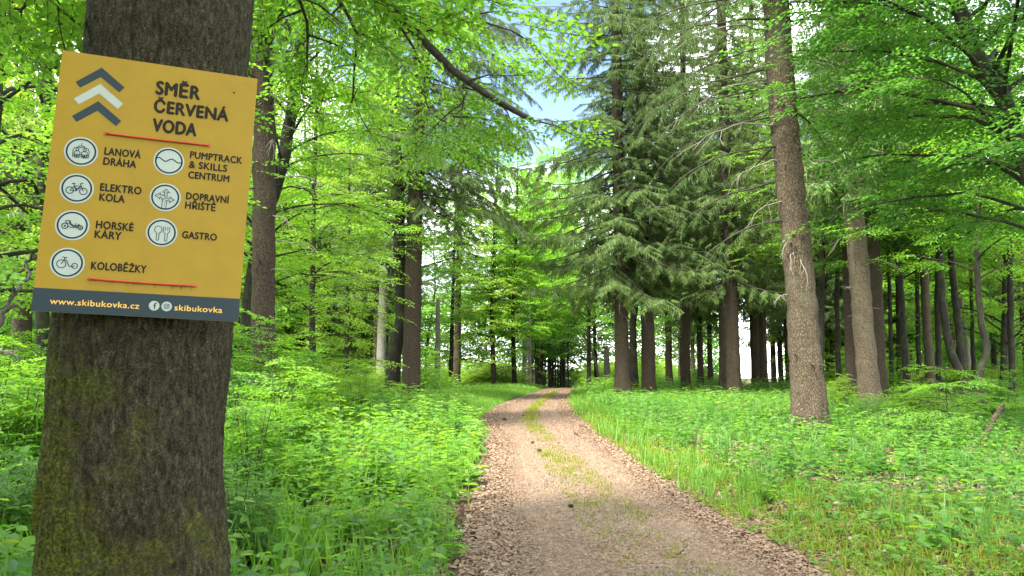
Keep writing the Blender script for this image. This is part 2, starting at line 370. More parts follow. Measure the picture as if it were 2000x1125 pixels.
Zg = np.maximum(gz(Xg, Yg), -.035 * np.maximum(Yg - 70, 0)) + .045 + rut * (1 - np.abs(2 * Ug - 1) ** 4) - .03 * np.abs(2 * Ug - 1) ** 6
nu = len(us); i = (np.arange(len(ys) - 1)[:, None] * nu + np.arange(nu - 1)[None]).ravel()
G = Geo(); G.add(np.stack([Xg, Yg, Zg], -1), np.stack([i, i + 1, i + nu + 1, i + nu], -1))
tag(link('path', G.mesh('path', [path_mat()])), kind='structure')
def pz(x, y): return gz(x, y) + np.where((x > xL(y)) & (x < xR(y)), .04, 0)

# ------------------------------------------------------------------ tree builders (all in local coordinates, base at the origin)
def trunk_noise(rg, k=.05):
    def f(n, s):
        th = np.arange(s) * 2 * np.pi / s; ph = rg.uniform(0, 6, 4); z = np.arange(n)[:, None]
        return 1 + k * (np.sin(2 * th + ph[0] + z * .11) + .8 * np.sin(3 * th + ph[1] - z * .07) + .5 * np.sin(5 * th + ph[2] + z * .23)) + k * .5 * rg.normal(0, 1, (n, s))
    return f
def make_trunk(G, pts, r0, r1, rg, flare=.55, flare_h=.45, sides=14, n=40, mat=0, roots=5):
    p = resample(pts, n); h = p[:, 2] - p[0, 2]; t = np.clip(h / max(h[-1], 1e-6), 0, 1)
    p = p + np.stack([rg.normal(0, .012, n), rg.normal(0, .012, n), np.zeros(n)], -1)
    r = r0 + (r1 - r0) * t; fl = flare * np.exp(-h / flare_h)
    ph = rg.uniform(0, 6.28); base = trunk_noise(rg, .035)
    def b(nn, s):
        th = np.arange(s) * 2 * np.pi / s
        return base(nn, s) * (1 + fl[:, None] * (.75 + .5 * np.sin(roots * th + ph)[None] + .3 * np.sin(2 * th + ph)[None]))
    tube(G, p, r, sides, mat, bump=b)
    return p, r

def along(p, t):
    i = t * (len(p) - 1); k = int(min(math.floor(i), len(p) - 2)); u = i - k
    return p[k] * (1 - u) + p[k + 1] * u
def hpoint(p, h):
    k = int(np.clip(np.searchsorted(p[:, 2], h) - 1, 0, len(p) - 2)); u = np.clip((h - p[k, 2]) / max(p[k + 1, 2] - p[k, 2], 1e-6), 0, 1)
    return p[k] * (1 - u) + p[k + 1] * u

class Crown:
    def __init__(s): s.P = []; s.X = []; s.Z = []; s.S = []
    def add(s, p, x, z, sc): s.P.append(p); s.X.append(x); s.Z.append(z); s.S.append(sc)
    def stamp(s, G, T, rg, mat=0):
        if s.P: stamp_many(G, T, np.array(s.P), np.array(s.X), np.array(s.Z), np.array(s.S), rg, mat)

def beech_limb(TG, TWG, C, rg, p0, az, el0, el1, Ln, r0, step=.55, sub=.5, sc=1.0, start=.25, sides=5, zj=.25, skip=0.0, ks=2):
    n = 8; pts = [np.array(p0)]; a = az
    for k in range(n):
        e = R(el0 + (el1 - el0) * k / (n - 1)) + rg.normal(0, .08); a += rg.normal(0, .10)
        pts.append(pts[-1] + Ln / n * np.array([math.cos(a) * math.cos(e), math.sin(a) * math.cos(e), math.sin(e)]))
    pts = np.array(pts)
    tube(TG, pts, np.linspace(r0, max(.008, r0 * .15), len(pts)), sides, 0)
    limb_sprays(TWG, C, rg, pts, Ln, step, sub, sc, start, zj, skip, ks)
    return pts
def limb_sprays(TWG, C, rg, pts, Ln, step=.55, sub=.5, sc=1.0, start=.25, zj=.25, skip=0.0, ks=2):
    m = max(3, int(Ln * (1 - start) / step)); sg = 1 if rg.random() < .5 else -1
    for k in range(m + 1):
        t = start + (1 - start) * k / m
        q = along(pts, min(t, .999)); d = unit(along(pts, min(t + .05, 1)) - along(pts, max(t - .05, 0)))
        for _ in range(1):
            sg = -sg
            if rg.random() < skip: continue
            ang = sg * R(rg.uniform(35, 70)) if k < m else 0
            c, s_ = math.cos(ang), math.sin(ang)
            dd = np.array([d[0] * c - d[1] * s_, d[0] * s_ + d[1] * c, rg.uniform(-.25, .12)]); dd /= np.linalg.norm(dd)
            ls = max(.5, sub * Ln * (1.15 - t) * rg.uniform(.7, 1.2)); 
            tube(TWG, np.array([q, q + dd * ls * .5 + [0, 0, .02], q + dd * ls + [0, 0, -.06 * ls]]), [.012, .008, .004], 3, 1)
            ns = max(1, int(ls / (step * .8)))
            s2 = 1
            for j in range(ns):
                u = (j + .4) / ns; w = q + dd * ls * u; s2 = -s2
                a2 = s2 * R(rg.uniform(20, 55)) if j < ns - 1 else 0
                c2, q2 = math.cos(a2), math.sin(a2)
                d2 = np.array([dd[0] * c2 - dd[1] * q2, dd[0] * q2 + dd[1] * c2, dd[2] + rg.uniform(-.2, .1)])
                for kk in range(ks):
                    C.add(w + (rg.normal(0, .12, 3) if kk else 0), d2 + (rg.normal(0, .35, 3) * [1, 1, .3] if kk else 0), np.array([rg.normal(0, zj), rg.normal(0, zj), 1.0]), sc * rg.uniform(.75, 1.2))

def beech(seed, pts, r0, r1, h0, h1, nl, Lr, T, leafm='beech', barkm='bark_beech', el=(35, -12), step=.5, sub=.5, sc=1.0, azr=None, sides=12, extra=None, lowL=1.0, zj=.25, skip=0.0, flare=.5, ks=2):
    """returns (trunk mesh, crown mesh)"""
    rg = np.random.default_rng(seed); TG, CG, C = Geo(), Geo(), Crown()
    p, r = make_trunk(TG, pts, r0, r1, rg, sides=sides, n=36, flare=flare)
    nl = int(nl * 1.25)
    for i in range(nl):
        u = (i + .5) / nl; h = h0 + (h1 - h0) * u + rg.uniform(-.2, .2)
        az = (i * 2.399 + rg.uniform(-.4, .4)) if azr is None else R(rg.uniform(*azr))
        prof = (lowL + (1 - lowL) * min(1, u * 3)) * (1 - .75 * max(0, u - .35) / .65)
        Ln = Lr * prof * rg.uniform(.75, 1.15)
        rh = np.interp(h, p[:, 2], r)
        beech_limb(TG, CG, C, rg, hpoint(p, h), az, el[0] + 25 * u + rg.uniform(-8, 8), el[1] + 20 * u, Ln, min(.5 * rh, .010 + .0085 * Ln), step, sub, sc, zj=zj, skip=skip, ks=ks)
    if extra: extra(TG, CG, C, rg, p, r)
    C.stamp(CG, T, rg)
    return TG.mesh('trunk', [M[barkm]]), CG.mesh('crown', [M[leafm], M['twig_dark']], smooth=True)

def spruce_branch(TG, C, rg, p0, az, el0, el1, Ln, r0, dens=.42, sc=1.0, start=.2, bare=False, mat=0):
    n = 7; pts = [np.array(p0)]; a = az
    for k in range(n):
        u = k / (n - 1); e = R(el0 + (el1 - el0) * u ** 1.5) + rg.normal(0, .05); a += rg.normal(0, .05)
        pts.append(pts[-1] + Ln / n * np.array([math.cos(a) * math.cos(e), math.sin(a) * math.cos(e), math.sin(e)]))
    pts = np.array(pts); tube(TG, pts, np.linspace(r0, .006, len(pts)), 5, mat)
    if bare: return pts
    m = max(2, int(Ln * (1 - start) / dens))
    for k in range(m + 1):
        t = start + (1 - start) * k / m; q = along(pts, min(t, .999)); d = unit(along(pts, min(t + .06, 1)) - along(pts, max(t - .06, 0)))
        for sg in ((-1, 1) if k < m else (0,)):
            ang = sg * R(rg.uniform(35, 75)); c, s_ = math.cos(ang), math.sin(ang)
            dd = np.array([d[0] * c - d[1] * s_, d[0] * s_ + d[1] * c, d[2] - rg.uniform(.05, .5)])
            C.add(q, dd, np.array([rg.normal(0, .2), rg.normal(0, .2), 1.0]), sc * min(1.2, .5 + .28 * Ln * (1.1 - t)) * rg.uniform(.75, 1.15))
    return pts
def spruce(seed, pts, r0, r1, hb, H, Lr, T, barkm='bark_spruce', whorl=.72, per=5, dens=.66, sc=1.0, dead=None, sides=16, lowel=-24, flare=.45, leafm='spruce', extra=None, thin=1.0, flare_h=.45, n=60):
    rg = np.random.default_rng(seed); TG, CG, C = Geo(), Geo(), Crown()
    p, r = make_trunk(TG, pts, r0, r1, rg, sides=sides, n=n, flare=flare, flare_h=flare_h)
    for _ in range(16):
        hh = rg.uniform(1.6, hb); a = rg.uniform(0, 6.28); q = hpoint(p, hh); rr = np.interp(hh, p[:, 2], r); d = np.array([math.cos(a), math.sin(a), rg.uniform(-.3, .3)]); l_ = rg.uniform(.06, .3)
        tube(TG, np.array([q + d * rr * .7, q + d * (rr + l_ * .5), q + d * (rr + l_) + [0, 0, -.03]]), [.022, .016, .008], 5)
    h = hb; i = 0
    while h < H - .3:
        u = (h - hb) / (H - hb); Ln = Lr * (1 - u) ** .6 * (.8 + .2 * min(1, u * 6)) + .25
        for k in range(per):
            if rg.random() > thin: continue
            az = i * .9 + k * 2 * math.pi / per + rg.uniform(-.35, .35)
            spruce_branch(CG, C, rg, hpoint(p, h + rg.uniform(-.2, .2)), az, lowel + 30 * u + rg.uniform(-8, 8), lowel + 22 + 35 * u, Ln * rg.choice([.55, .8, .95, 1.05, 1.2]) * rg.uniform(.9, 1.1), .016 + .008 * Ln, dens, sc, mat=1)
        h += whorl * (1 + .3 * u) * rg.uniform(.8, 1.2); i += 1
    if extra: extra(TG, CG, C, rg, p, r)
    C.stamp(CG, T, rg)
    return TG.mesh('trunk', [M[barkm]]), CG.mesh('crown', [M[leafm], M['twig_dark']], smooth=True), p, r

def dead_branch(rg, p0, az, el0, el1, Ln, r0=.016, sub=4):
    G = Geo(); n = 9; pts = [np.array(p0)]; a = az
    for k in range(n):
        e = R(el0 + (el1 - el0) * k / (n - 1)) + rg.normal(0, .16); a += rg.normal(0, .14)
        pts.append(pts[-1] + Ln / n * np.array([math.cos(a) * math.cos(e), math.sin(a) * math.cos(e), math.sin(e)]))
    pts = np.array(pts); tube(G, pts, np.linspace(r0, .004, len(pts)), 5)
    for j in range(sub):
        t = rg.uniform(.25, .95); q = along(pts, t); a2 = a + rg.choice([-1, 1]) * rg.uniform(.4, 1.1); e2 = R(rg.uniform(el1 - 30, el1 + 25)); l2 = Ln * rg.uniform(.15, .4)
        d = np.array([math.cos(a2) * math.cos(e2), math.sin(a2) * math.cos(e2), math.sin(e2)])
        tube(G, np.array([q, q + d * l2 * .5 + rg.normal(0, .05 * l2, 3), q + d * l2 + rg.normal(0, .08 * l2, 3)]), [r0 * .45, r0 * .32, .003], 4)
    return G

def rel(pxs, Y):
    """trunk centreline through photo pixels at distance Y; returns base and local points"""
    P = np.array([at(x, y, Y) for x, y in pxs]); b = P[0].copy(); b[2] = float(gz(b[0], b[1])) - .05
    P = np.vstack([b, P[1:]]) if P[0][2] < b[2] + .4 else np.vstack([b, P])
    return b, P - b
def extend(P, H):
    d = P[-1] - P[-2]; d = d / d[2]; return np.vstack([P, P[-1] + d * (H - P[-1][2]) * np.array([.6, .6, 1])])
def place(name, label, cat, b, meshes, group=None, rz=0, sc=1):
    t = thing(name, label, cat, b, group, rz, sc); link('trunk', meshes[0], t); link('crown', meshes[1], t); return t

def grass_tuft(rg, H=.4, n=9, w=.008, spread=.12):
    V, F = [], []; c = 0
    for k in range(n):
        a = rg.uniform(0, 6.28); h = H * rg.uniform(.5, 1.1); o_ = rg.normal(0, spread * .5, 2); b_ = rg.uniform(.1, .55) * h; d = np.array([math.cos(a), math.sin(a)]); s_ = np.array([-d[1], d[0]]) * w
        p0 = np.r_[o_, 0]; p1 = np.r_[o_ + d * b_ * .35, h * .62]; p2 = np.r_[o_ + d * b_, h * .95]; ss = np.r_[s_, 0]
        V += [p0 - ss, p0 + ss, p1 + ss * .8, p1 - ss * .8, p2 + ss * .12, p2 - ss * .12]; F += [[c, c + 1, c + 2, c + 3], [c + 3, c + 2, c + 4, c + 5]]; c += 6
    return np.array(V), np.array(F)
# ------------------------------------------------------------------ foreground beech with the sign
FY = 2.77
fpx = [(258, 1125, 382), (268, 880, 368), (279, 630, 352), (305, 375, 342), (331, 120, 331), (345, 0, 328)]
fc = np.array([at(x, y, FY) for x, y, w in fpx]); fr = .868 * np.array([w / 2 / FPX * (at(x, y, FY) - CP) @ FW for x, y, w in fpx])
d0 = (fc[1] - fc[0]) / (fc[1] - fc[0])[2]
fbase = fc[0] - d0 * (fc[0][2] + .3); ftop = fc[-1] + np.array([.02, .05, 1]) * (4.6 - fc[-1][2])
fcl = np.vstack([fbase, fc, ftop]); frl = np.r_[fr[0] * 1.22, fr, fr[-1] * .97]
def fg_tree():
    root = thing('beech_tree', 'thick mossy beech trunk carrying the yellow trail sign', 'tree', tuple(fbase))
    nn, ss = 460, 300
    p = resample(fcl, nn); z = p[:, 2]; r = np.interp(z, fcl[:, 2], frl)
    th = np.arange(ss) * 2 * np.pi / ss
    Zz, Tt = np.meshgrid(z, th, indexing='ij'); cx_, cy_ = np.cos(Tt) * .32, np.sin(Tt) * .32
    d = np.zeros_like(Zz); flat = np.stack([cx_.ravel(), cy_.ravel(), Zz.ravel()], 1)
    nz = np.array([mn.noise(Vector((a * 26, b * 26, c * 4.5))) + .8 * mn.noise(Vector((a * 55, b * 55, c * 16))) for a, b, c in flat]).reshape(Zz.shape)
    big = np.array([mn.noise(Vector((a * 4, b * 4, c * 2.2 + 7))) for a, b, c in flat]).reshape(Zz.shape)
    fine = np.random.default_rng(3).normal(0, 1, Zz.shape)
    d = .012 * (1 - np.abs(nz) * 1.8) + .042 * big + .0014 * fine
    d *= np.clip(1.1 - .35 * np.clip(Zz - 1.7, 0, 2), .3, 1)
    G = Geo(); tube(G, p, r, ss, bump=lambda a, b: 1 + d / .33)
    # rest of the trunk and its limbs
    up = np.array([ftop, ftop + [.1, .2, 4], ftop + [.0, .3, 9], ftop + [.3, .2, 15]])
    rg = np.random.default_rng(5); C = Crown(); CG = Geo(); TG = Geo()
    tube(TG, resample(up, 24), np.linspace(frl[-1], .07, 24), 18)
    def limb(px, r0, r1, **k):
        q = np.array([at(*a) if len(a) == 3 else np.array(a[:3]) for a in px]); q = resample(q, 14)
        q[1:-1] += rg.normal(0, .018, (12, 3)); tube(TG, q, np.linspace(r0, r1, 14), 7)
        limb_sprays(CG, C, rg, q, np.linalg.norm(np.diff(q, axis=0), axis=1).sum(), ks=2, **k); return q
    s0 = ftop + [.05, .1, .3]
    # the bare dark limb that hangs across the sky gap
    limb([(*s0, 0), (560, -170, 4.6), (700, -60, 6.2), (790, 40, 6.6), (860, 112, 6.7), (905, 150, 6.8), (960, 190, 6.9), (1000, 215, 7.0), (1040, 235, 7.05)], .085, .026, step=.34, sub=.14, start=.30, sc=.62, zj=.5)
    q2 = limb([(*s0, 0), (640, -150, 5.2), (800, -70, 6.6), (900, 10, 7.2), (1000, 60, 7.8)], .05, .010, step=.30, sub=.22, start=.25, sc=.7, zj=.5)
    limb([(*s0, 0), (600, -120, 4.8), (660, -10, 5.6), (700, 90, 6.2), (690, 170, 6.6)], .04, .008, step=.30, sub=.22, start=.3, sc=.65, zj=.5)
    limb([(*s0, 0), (560, -90, 4.6), (590, 20, 5.4), (600, 100, 6.0)], .03, .008, step=.32, sub=.25, start=.4, sc=.65, zj=.5)
    limb([(700, -60, 6.2), (790, 60, 6.9), (830, 150, 7.2), (840, 220, 7.3)], .02, .006, step=.26, sub=.2, start=.15, sc=.6, zj=.6)
    limb([(905, 150, 6.8), (900, 210, 6.9), (870, 250, 6.9)], .012, .004, step=.2, sub=.3, start=.2, sc=.5, zj=.6)
    limb([(*s0, 0), (150, -160, 3.9), (70, -30, 4.6), (20, 40, 5.2)], .04, .008, step=.3, sub=.3, start=.3, sc=.65, zj=.45)
    limb([(*s0, 0), (60, -190, 3.6), (-40, -60, 4.6), (-60, 60, 5.6)], .04, .008, step=.3, sub=.3, start=.3, sc=.7, zj=.45)
    C.stamp(CG, SP_NEAR, rg); C2 = Crown(); G2 = Geo()
    for i in range(16):
        h = 6.5 + i * .75
        beech_limb(TG, G2, C2, rg, hpoint(up, h), i * 2.4 + .3, 35, -5, 4.6 * (1 - .035 * i), .05, .8, .5, 1.1)
    C2.stamp(G2, SP_FAR, rg); CG.add(np.concatenate(G2.V), np.concatenate([f for f, m in G2.F if m == 0 and f.shape[1] == 4]))
    m = link('trunk', G.mesh('trunk', [fg_bark()], offset=fbase), root)
    # cushions of moss on the left flank and low down
    ii = rg.integers(2, nn - 2, 90000); jj = rg.integers(0, ss, 90000); Pv = G.V[0].reshape(nn, ss, 3)[ii, jj]; Nv = unit(Pv - p[ii]); Pl = Pv - fbase
    mk = np.array([mn.fractal(Vector(q * 3.6), .8, 2.1, 5) for q in Pl]) * .55 - .9 * Pl[:, 0] - .42 * (Pl[:, 2] - 1.05)
    kk = (mk > .12 + .25 * rg.random(90000)) & (Nv[:, 1] < .35); Pv, Nv = Pv[kk], Nv[kk]; MG = Geo()
    stamp_many(MG, [grass_tuft(np.random.default_rng(q), .016, 6, .0012, .012) for q in range(4)], Pv, np.cross(Nv, rg.normal(0, 1, Nv.shape)), Nv + [0, 0, .5], 1.0, rg)
    link('moss', MG.mesh('moss', [M['trunk_moss']], offset=fbase), root)
    link('limb', TG.mesh('limb', [M['bark_limb']], offset=fbase), root)
    link('crown', CG.mesh('crown', [M['beech_yellow2'], M['twig_dark']], offset=fbase), root)
    return root
def fg_bark():
    m, n, out = newmat('mossy_bark')
    tcn = node(n, 'ShaderNodeTexCoord'); mpn = node(n, 'ShaderNodeMapping'); mpn.inputs['Scale'].default_value = (1, 1, .42)
    n.links.new(tcn.outputs['Object'], mpn.inputs[0])
    a = node(n, 'ShaderNodeTexNoise', Scale=58, Detail=8, Roughness=.78, Distortion=.25); n.links.new(mpn.outputs[0], a.inputs['Vector'])
    r1 = ramp(n, [(.38, (.004, .003, .002)), (.46, (.019, .017, .008)), (.54, (.046, .041, .021)), (.65, (.135, .12, .07))]); n.links.new(a.outputs[0], r1.inputs[0])
    fi = node(n, 'ShaderNodeTexNoise', Scale=150, Detail=5, Roughness=.7); n.links.new(tcn.outputs['Object'], fi.inputs['Vector'])
    am = node(n, 'ShaderNodeMix', _data_type='FLOAT'); am.inputs['Factor'].default_value = .42; n.links.new(a.outputs[0], am.inputs['A']); n.links.new(fi.outputs[0], am.inputs['B']); n.links.new(am.outputs['Result'], r1.inputs[0])
    # moss: strongest low and on the left flank (towards -X), in ragged patches
    sp = node(n, 'ShaderNodeSeparateXYZ'); n.links.new(tcn.outputs['Object'], sp.inputs[0])
    mo = node(n, 'ShaderNodeTexNoise', Scale=4.2, Detail=9, Roughness=.72); n.links.new(tcn.outputs['Object'], mo.inputs['Vector'])
    gx_ = node(n, 'ShaderNodeMapRange'); gx_.inputs['From Min'].default_value = .30; gx_.inputs['From Max'].default_value = -.26; gx_.inputs['To Min'].default_value = -.10; gx_.inputs['To Max'].default_value = .17
    n.links.new(sp.outputs['X'], gx_.inputs[0])
    gz_ = node(n, 'ShaderNodeMapRange'); gz_.inputs['From Min'].default_value = 2.4; gz_.inputs['From Max'].default_value = .9; gz_.inputs['To Min'].default_value = -.22; gz_.inputs['To Max'].default_value = .05
    n.links.new(sp.outputs['Z'], gz_.inputs[0])
    s1 = node(n, 'ShaderNodeMath', _operation='ADD'); n.links.new(gx_.outputs[0], s1.inputs[0]); n.links.new(gz_.outputs[0], s1.inputs[1])
    s2 = node(n, 'ShaderNodeMath', _operation='ADD'); n.links.new(s1.outputs[0], s2.inputs[0]); n.links.new(mo.outputs[0], s2.inputs[1])
    mr = node(n, 'ShaderNodeMapRange'); mr.inputs['From Min'].default_value = .41; mr.inputs['From Max'].default_value = .60; n.links.new(s2.outputs[0], mr.inputs[0])
    b = node(n, 'ShaderNodeTexNoise', Scale=95, Detail=6, Roughness=.75); n.links.new(tcn.outputs['Object'], b.inputs['Vector'])
    r2 = ramp(n, [(.36, (.010, .013, .002)), (.5, (.048, .056, .006)), (.64, (.14, .15, .018))]); n.links.new(b.outputs[0], r2.inputs[0])
    mm = node(n, 'ShaderNodeMix', _data_type='RGBA'); n.links.new(mr.outputs[0], mm.inputs['Factor']); n.links.new(r1.outputs[0], mm.inputs['A']); n.links.new(r2.outputs[0], mm.inputs['B'])
    p = node(n, 'ShaderNodeBsdfPrincipled', Roughness=.9); p.inputs['Specular IOR Level'].default_value = .15; n.links.new(mm.outputs['Result'], p.inputs['Base Color'])
    ad = node(n, 'ShaderNodeMath', _operation='ADD'); n.links.new(am.outputs['Result'], ad.inputs[0]); n.links.new(b.outputs[0], ad.inputs[1])
    bb = node(n, 'ShaderNodeBump', Strength=.9, Distance=.012); n.links.new(ad.outputs[0], bb.inputs['Height']); n.links.new(bb.outputs[0], p.inputs['Normal'])
    n.links.new(p.outputs[0], out.inputs[0]); return m
M['trunk_moss'] = leafmat('trunk_moss', [(.035, .045, .004), (.08, .088, .008), (.15, .15, .018)], [(.06, .08, .008), (.12, .13, .015)], spec=.15, tmix=.25)
M['bark_limb'] = bark('limb_bark', (.020, .017, .013), (.045, .038, .032), (.10, .085, .07), scale=(12, 12, 12), bump=.5, dist=.02)
M['beech_yellow2'] = leafmat('beech_leaf_overhead', [(.06, .15, .014), (.09, .20, .018), (.14, .24, .022)], [(.13, .38, .02), (.21, .48, .03), (.33, .56, .04)], rough=.45, tmix=.48)
fg_tree()

# ------------------------------------------------------------------ trail sign
SW, SH = .594, .841
def cam2w(v): return RT * v[0] - UPV * v[1] + FW * v[2]
so = CP + cam2w(np.array([-1.38518723, 0.06557535, 2.22514119]) * SH / .8)
sx = unit(cam2w(np.array([0.94773165, 0.07948285, 0.30901003]))); sy = cam2w(np.array([0.01358222, -0.98761279, 0.1563218])); sx, sy = unit(sx - .5 * sy * (sy @ sx)), unit(sy); sy = unit(sy - sx * (sy @ sx)); sn = np.cross(sx, sy)
def flatmat(name, c, rough=.45, spec=.4, grime=.12):
    m, n, out = newmat(name); tcn = node(n, 'ShaderNodeTexCoord'); a = node(n, 'ShaderNodeTexNoise', Scale=9, Detail=7, Roughness=.7); n.links.new(tcn.outputs['Object'], a.inputs['Vector'])
    rp = ramp(n, [(.3, tuple(x * (1 - grime) for x in c)), (.65, c)]); n.links.new(a.outputs[0], rp.inputs[0])
    p = node(n, 'ShaderNodeBsdfPrincipled', Roughness=rough); p.inputs['Specular IOR Level'].default_value = spec; n.links.new(rp.outputs[0], p.inputs['Base Color']); n.links.new(p.outputs[0], out.inputs[0]); return m
SY = flatmat('sign_yellow', (.245, .155, .006), .5, .2); SG = flatmat('sign_slate', (.014, .027, .030), .55, .2); SWH = flatmat('sign_white', (.27, .315, .26)); STX = flatmat('sign_lettering', (.016, .014, .008), .6, .1); SNV = flatmat('sign_navy', (.008, .020, .026), .6, .15); SRD = flatmat('strap_red', (.42, .045, .018), .5, .3, .35)
SYT = flatmat('sign_yellow_print', (.62, .36, .04)); SED = flatmat('sign_edge', (.35, .30, .15))
sroot = thing('trail_sign', 'yellow trail direction sign strapped to the mossy beech trunk', 'sign')
sroot.matrix_world = Matrix(((sx[0], sy[0], sn[0], so[0]), (sx[1], sy[1], sn[1], so[1]), (sx[2], sy[2], sn[2], so[2]), (0, 0, 0, 1)))
def slab(x0, y0, x1, y1, z0, z1):
    v = np.array([[x, y, z] for z in (z0, z1) for x, y in ((x0, y0), (x1, y0), (x1, y1), (x0, y1))]); f = np.array([[0, 3, 2, 1], [4, 5, 6, 7], [0, 1, 5, 4], [1, 2, 6, 5], [2, 3, 7, 6], [3, 0, 4, 7]]); return v, f
G = Geo(); v, f = slab(0, 0, SW, SH, -.003, 0); G.add(v, f[1:2], 0); G.add(v, np.delete(f, 1, 0), 1)
v2 = np.array([[.5225 + .0035 * math.cos(a), .779 + .0035 * math.sin(a), .0006] for a in np.linspace(0, 2 * np.pi, 12, endpoint=False)]); G.add(v2, np.arange(12)[None], 2)
rgd = np.random.default_rng(8)
for q in range(26):
    xq = rgd.uniform(.16, .45) if q < 12 else rgd.uniform(.38, .45); hq = rgd.uniform(.003, .016); wq = rgd.uniform(.0006, .002); G.add(np.array([[xq - wq, .1055, .0007], [xq + wq, .1055, .0007], [xq + wq * .3, .1055 - hq, .0007], [xq - wq * .3, .1055 - hq, .0007]]) + [0, 0, q * .00001], np.array([[0, 3, 2, 1]]), 3)
link('board', G.mesh('board', [SY, SED, STX, flatmat('rust_stain', (.13, .07, .012), .6, .1)], False), sroot)
G = Geo(); G.add(np.array([[0.0004, 0.0004, .0007], [SW - .0004, 0.0004, .0007], [SW - .0004, .0765, .0007], [0.0004, .0715, .0007]]), np.array([[0, 1, 2, 3]])); foot = link('footer_band', G.mesh('footer_band', [SG], False), sroot)
ZP = .0008
def chevron(name, ax, ay, ox, oy, mat):
    pts = np.array([[ax - 70, ay - 60.5], [ax - 55, ay - 77.5], [ax, ay - 32.5], [ax + 58.5, ay - 76], [ax + 72, ay - 56.5], [ax, ay]]) / 1000
    G = Geo(); v = np.c_[pts, np.full(6, ZP)]; G.add(v, np.array([[0, 1, 2, 5], [2, 3, 4, 5]])); return link(name, G.mesh(name, [mat], False), sroot)
chevron('chevron', 117, 801, 0, 0, SG); chevron('chevron', 118, 745, 0, 0, SWH)['label'] = 'white middle chevron'; chevron('chevron', 118, 686.5, 0, 0, SG)
def text(lines, parent, mat, bold=.0):
    G = Geo()
    for body, x, yb, w, cap, ref in lines:
        cu = bpy.data.curves.new('lettering', 'FONT'); cu.body = body; cu.size = 1; cu.resolution_u = 3; cu.space_character = 1.06
        ob = bpy.data.objects.new('lettering', cu); COL.objects.link(ob); dg = bpy.context.evaluated_depsgraph_get(); me = ob.evaluated_get(dg).to_mesh()
        co = np.zeros(len(me.vertices) * 3); me.vertices.foreach_get('co', co); co = co.reshape(-1, 3); fs = [list(p.vertices) for p in me.polygons]
        ob.evaluated_get(dg).to_mesh_clear(); bpy.data.objects.remove(ob); bpy.data.curves.remove(cu)
        capu = .73 if ref == 'cap' else .55
        x0, x1 = co[:, 0].min(), co[:, 0].max(); co[:, 0] = (co[:, 0] - x0) / (x1 - x0) * w + x; yy = co[:, 1] / capu; yy = np.where(yy > 1.03, 1.03 + (yy - 1.03) * (.60 if ref == 'cap' else 1), yy); co[:, 1] = yy * cap + yb
        for j, (ox, oy) in enumerate(((0, 0), (-bold, 0), (bold, 0), (0, -bold), (0, bold))[:5 if bold else 1]):
            v = np.c_[(co[:, 0] + ox * cap) / 1000, (co[:, 1] + oy * cap) / 1000, np.full(len(co), ZP + .0004 + .00004 * j)]
            base = G.n; G.V.append(v); G.n += len(v)
            for q in fs: G.F.append((np.array([q]) + base, 0))
    return link('lettering', G.mesh('lettering', [mat], False), parent)
BO = .047
text([('SMĚR', 283, 737.5, 133, 47, 'cap'), ('ČERVENÁ', 283, 675.5, 227, 43, 'cap'), ('VODA', 284, 610, 131, 44, 'cap')], sroot, STX, .06)
for ls in ([('LANOVÁ', 152, 512.5, 104.5, 25, 'cap'), ('DRÁHA', 152, 479, 94, 25, 'cap')], [('ELEKTRO', 151, 393.5, 118, 25, 'cap'), ('KOLA', 152, 361, 71, 25, 'cap')], [('HORSKÉ', 151, 271.5, 105.5, 25, 'cap'), ('KÁRY', 150, 240.5, 74.5, 25, 'cap')], [('KOLOBĚŽKY', 150, 140, 156, 25, 'cap')],
           [('PUMPTRACK', 404, 533.5, 161.5, 24, 'cap'), ('& SKILLS', 403.5, 500, 117, 24, 'cap'), ('CENTRUM', 404, 465, 125.5, 24, 'cap')], [('DOPRAVNÍ', 403.5, 393, 131, 24, 'cap'), ('HŘIŠTĚ', 403, 362, 92, 24, 'cap')], [('GASTRO', 402, 263.5, 104.5, 23.5, 'cap')]):
    text(ls, sroot, STX, BO)
t1 = text([('www.skibukovka.cz', 48.4, 24.5, 248, 14.5, 'x')], foot, SYT, .02); t2 = text([('skibukovka', 399, 26.5, 143, 14.5, 'x')], foot, SYT, .02)
def ell(n=48, a0=0, a1=2 * np.pi, r=1, c=(0, 0)): 
    a = np.linspace(a0, a1, n); return np.c_[c[0] + r * np.cos(a), c[1] + r * np.sin(a)]
def ribbon(G, pts, w, z, closed=False, mat=0):
    p = np.asarray(pts, float)
    if closed and np.allclose(p[0], p[-1]): p = p[:-1]
    n = len(p); nx = np.roll(p, -1, 0); pv = np.roll(p, 1, 0)
    if not closed: nx[-1] = p[-1] * 2 - p[-2]; pv[0] = p[0] * 2 - p[1]
    a = unit(p - pv); b = unit(nx - p); t = unit(a + b); nrm = np.c_[-t[:, 1], t[:, 0]]; k = 1 / np.clip((nrm * np.c_[-a[:, 1], a[:, 0]]).sum(1), .5, 1)
    l = p + nrm * (w / 2 * k)[:, None]; r = p - nrm * (w / 2 * k)[:, None]
    v = np.vstack([np.c_[l, np.full(n, z)], np.c_[r, np.full(n, z)]]); i = np.arange(n if closed else n - 1); j = (i + 1) % n
    G.add(v, np.stack([i, i + n, j + n, j], -1), mat)
